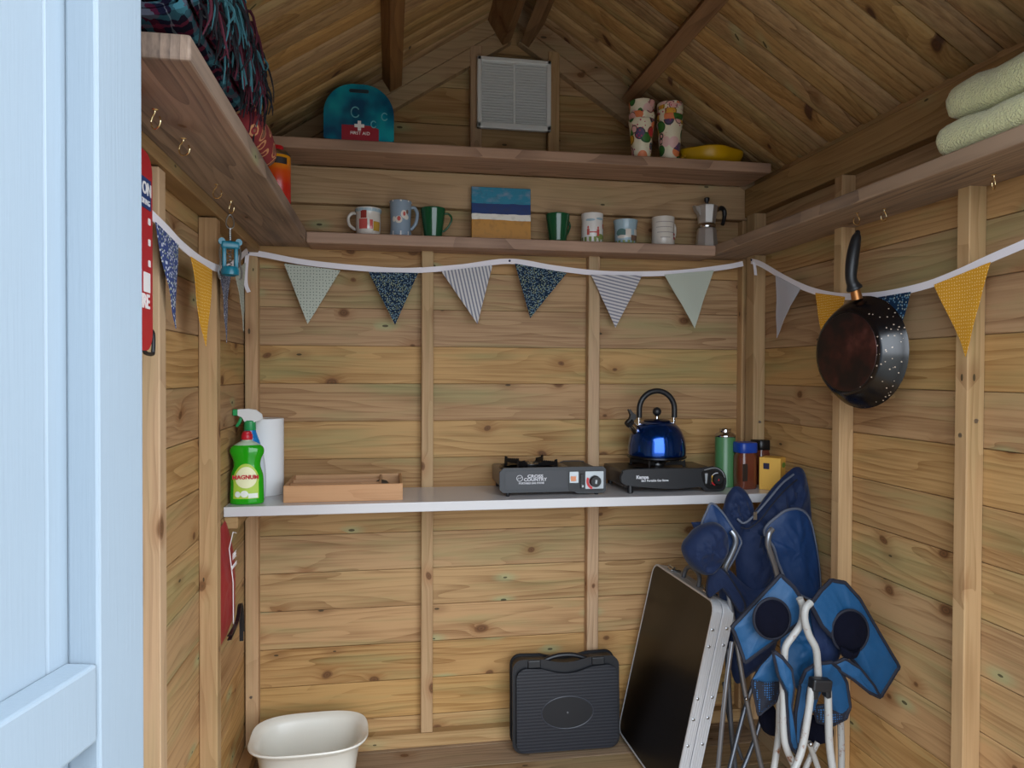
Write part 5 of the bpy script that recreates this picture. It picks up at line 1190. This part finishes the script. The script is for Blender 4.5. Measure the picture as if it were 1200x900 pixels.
a2 = cloth(bc, 'armrest', [(950,708,YB-.02),(962,692,YB-.01),(974,680,YB),(990,683,YB),(1007,702,YB),(1030,742,YB),(1053,781,YB),(1043,798,YB),(1031,817,YB),(1013,790,YB),(984,756,YB-.01),(963,733,YB-.02)], (1000,742,YB-.005), .016, br_f, trim_n, False, .003, 24, .0048)
for (px_, py_, ry_, ar) in ((904.5,725,23.5,a1),(996,740,25,a2)):
    bm = bm_new(); pts = [at(px_+21*math.cos(a), py_+ry_*math.sin(a), YB-.018) for a in [2*PI*k/20 for k in range(20)]]
    out = pillow(bm, pts, at(px_, py_, YB-.020), .030, .004, 6, 2, 3, .45); c = link('cup_holder', bm, mesh_b, ar, True, False)
    c.data.transform(T(*(-Vector(bc.location))))
    bm = bm_new(); tube(bm, out, .0034, 6, closed=True); c2 = link('cup_rim', bm, trim_n, ar, True, False); c2.data.transform(T(*(-Vector(bc.location))))
cloth(bc, 'cup_holder_base', [(986,758,YB-.03),(1000,764,YB-.03),(1008,758,YB-.03),(1003,770,YB-.03),(994,772,YB-.03),(986,768,YB-.03)], (996,765,YB-.03), .02, mesh_b, None, True, .003, 25)
cloth(bc, 'armrest_underside', [(976,778,YB-.03),(990,772,YB-.03),(1008,784,YB-.03),(1024,804,YB-.025),(1031,817,YB-.02),(1020,812,YB-.03),(1000,796,YB-.03),(984,786,YB-.03)], (1004,792,YB-.03), .012, br_f, trim_n, False, .002, 26, .0040)
rod(bc, 'armrest_tube', [(937,701,YB-.035),(941,713,YB-.035),(939,730,YB-.04),(930,744,YB-.04),(921,757,YB-.04),(919,772,YB-.04),(918,790,YB-.04)], .0075, m_wt)
rod(bc, 'armrest_tube', [(950,706,YB-.055),(944,713,YB-.06),(943,726,YB-.06),(948,744,YB-.06),(956,760,YB-.06),(958,778,YB-.055),(959,800,YB-.05)], .0078, m_wt)
cloth(bc, 'side_pocket', [(881,800,YB+.01),(890,782,YB+.01),(905,768,YB+.01),(914,778,YB+.01),(915,800,YB+.01),(909,822,YB+.01),(889,838,YB+.01)], (900,800,YB+.01), .020, m_net, trim_n, False, .002, 27, .0030)
cloth(bc, 'pocket_flap', [(882,796,YB-.002),(892,780,YB-.002),(905,766,YB-.002),(914,778,YB-.002),(914,798,YB-.002),(898,800,YB-.002)], (900,786,YB-.002), .014, br_f, None, False, .002, 28)
cloth(bc, 'hanging_seat_edge', [(906,763,YB-.05),(916,770,YB-.055),(927,784,YB-.055),(930,804,YB-.055),(927,830,YB-.05),(930,858,YB-.05),(935,884,YB-.05),(927,876,YB-.05),(924,850,YB-.05),(922,812,YB-.05),(912,790,YB-.05)], (922,806,YB-.052), .016, br_f, trim_n, False, .002, 29, .0042)
cloth(bc, 'seat_fold', [(938,800,YB-.03),(944,786,YB-.04),(956,778,YB-.045),(974,776,YB-.04),(984,784,YB-.03),(992,800,YB-.02),(996,828,YB-.02),(988,842,YB-.02),(972,830,YB-.02),(964,806,YB-.02),(948,800,YB-.03),(942,830,YB-.03),(936,870,YB-.03),(931,880,YB-.03),(932,836,YB-.03)], (962,806,YB-.028), .012, br_f, trim_n, False, .003, 30, .0040)
cloth(bc, 'net_pocket', [(952,828,YB-.012),(970,826,YB-.015),(996,830,YB-.015),(992,842,YB-.015),(976,850,YB-.015),(958,846,YB-.012)], (974,838,YB-.015), .022, m_net, trim_n, False, .002, 31, .0030)
cloth(bc, 'lower_cover', [(946,842,YB+.03),(960,838,YB+.03),(975,850,YB+.03),(974,866,YB+.03),(955,872,YB+.03),(944,862,YB+.03)], (960,856,YB+.03), .03, mesh_b, None, True, .004, 32)
cloth(bc, 'rear_cover', [(890,838,YB+.06),(905,826,YB+.06),(912,845,YB+.06),(908,862,YB+.06),(894,856,YB+.06)], (901,846,YB+.06), .03, mesh_b, None, True, .004, 33)
bm = bm_new(); c_ = at(961,802,YB-.075); rbox(bm, -.022,.022,-.012,.012,-.013,.013,.004,2,T(*c_)@R(.12,'Y')); rbox(bm, -.020,-.008,-.011,.011,-.028,.0,.003,1,T(*c_)); rbox(bm, .009,.021,-.011,.011,-.028,.0,.003,1,T(*c_)); link('joint_block', bm, black_pl, bc, False, True)
rod(bc, 'leg', [(951,806,YB-.075),(948,830,YB-.08),(943,862,YB-.085),(938,884,YB-.09),(928,908,YB-.10)], .0075, m_wt)
rod(bc, 'leg', [(970,806,YB-.075),(971,840,YB-.078),(972,872,YB-.08),(977,910,YB-.085)], .0078, m_wt)
rod(bc, 'leg', [(917,776,YB-.035),(918,820,YB-.04),(918,856,YB-.045),(922,878,YB-.05),(936,908,YB-.06)], .0075, m_wt)
rod(bc, 'leg', [(913,790,YB+.02),(913,850,YB+.01),(910,880,YB),(905,912,YB-.01)], .0072, m_wt)
rod(bc, 'leg', [(985,842,YB+.04),(986,880,YB+.04),(986,912,YB+.04)], .0075, m_wt)
rod(bc, 'cross_brace', [(948,870,YB+.0),(953,884,YB+.0),(962,910,YB+.0)], .0062, m_wt)
rod(bc, 'cross_brace', [(958,870,YB+.015),(951,884,YB+.012),(940,910,YB+.01)], .0062, m_wt)
for px_, py_ in ((950,872),):
    bm = bm_new(); bmesh.ops.create_uvsphere(bm, u_segments=10, v_segments=8, radius=.0055, matrix=T(*at(px_,py_,YB-.004))); link('rivet', bm, steel, bc, True, True)
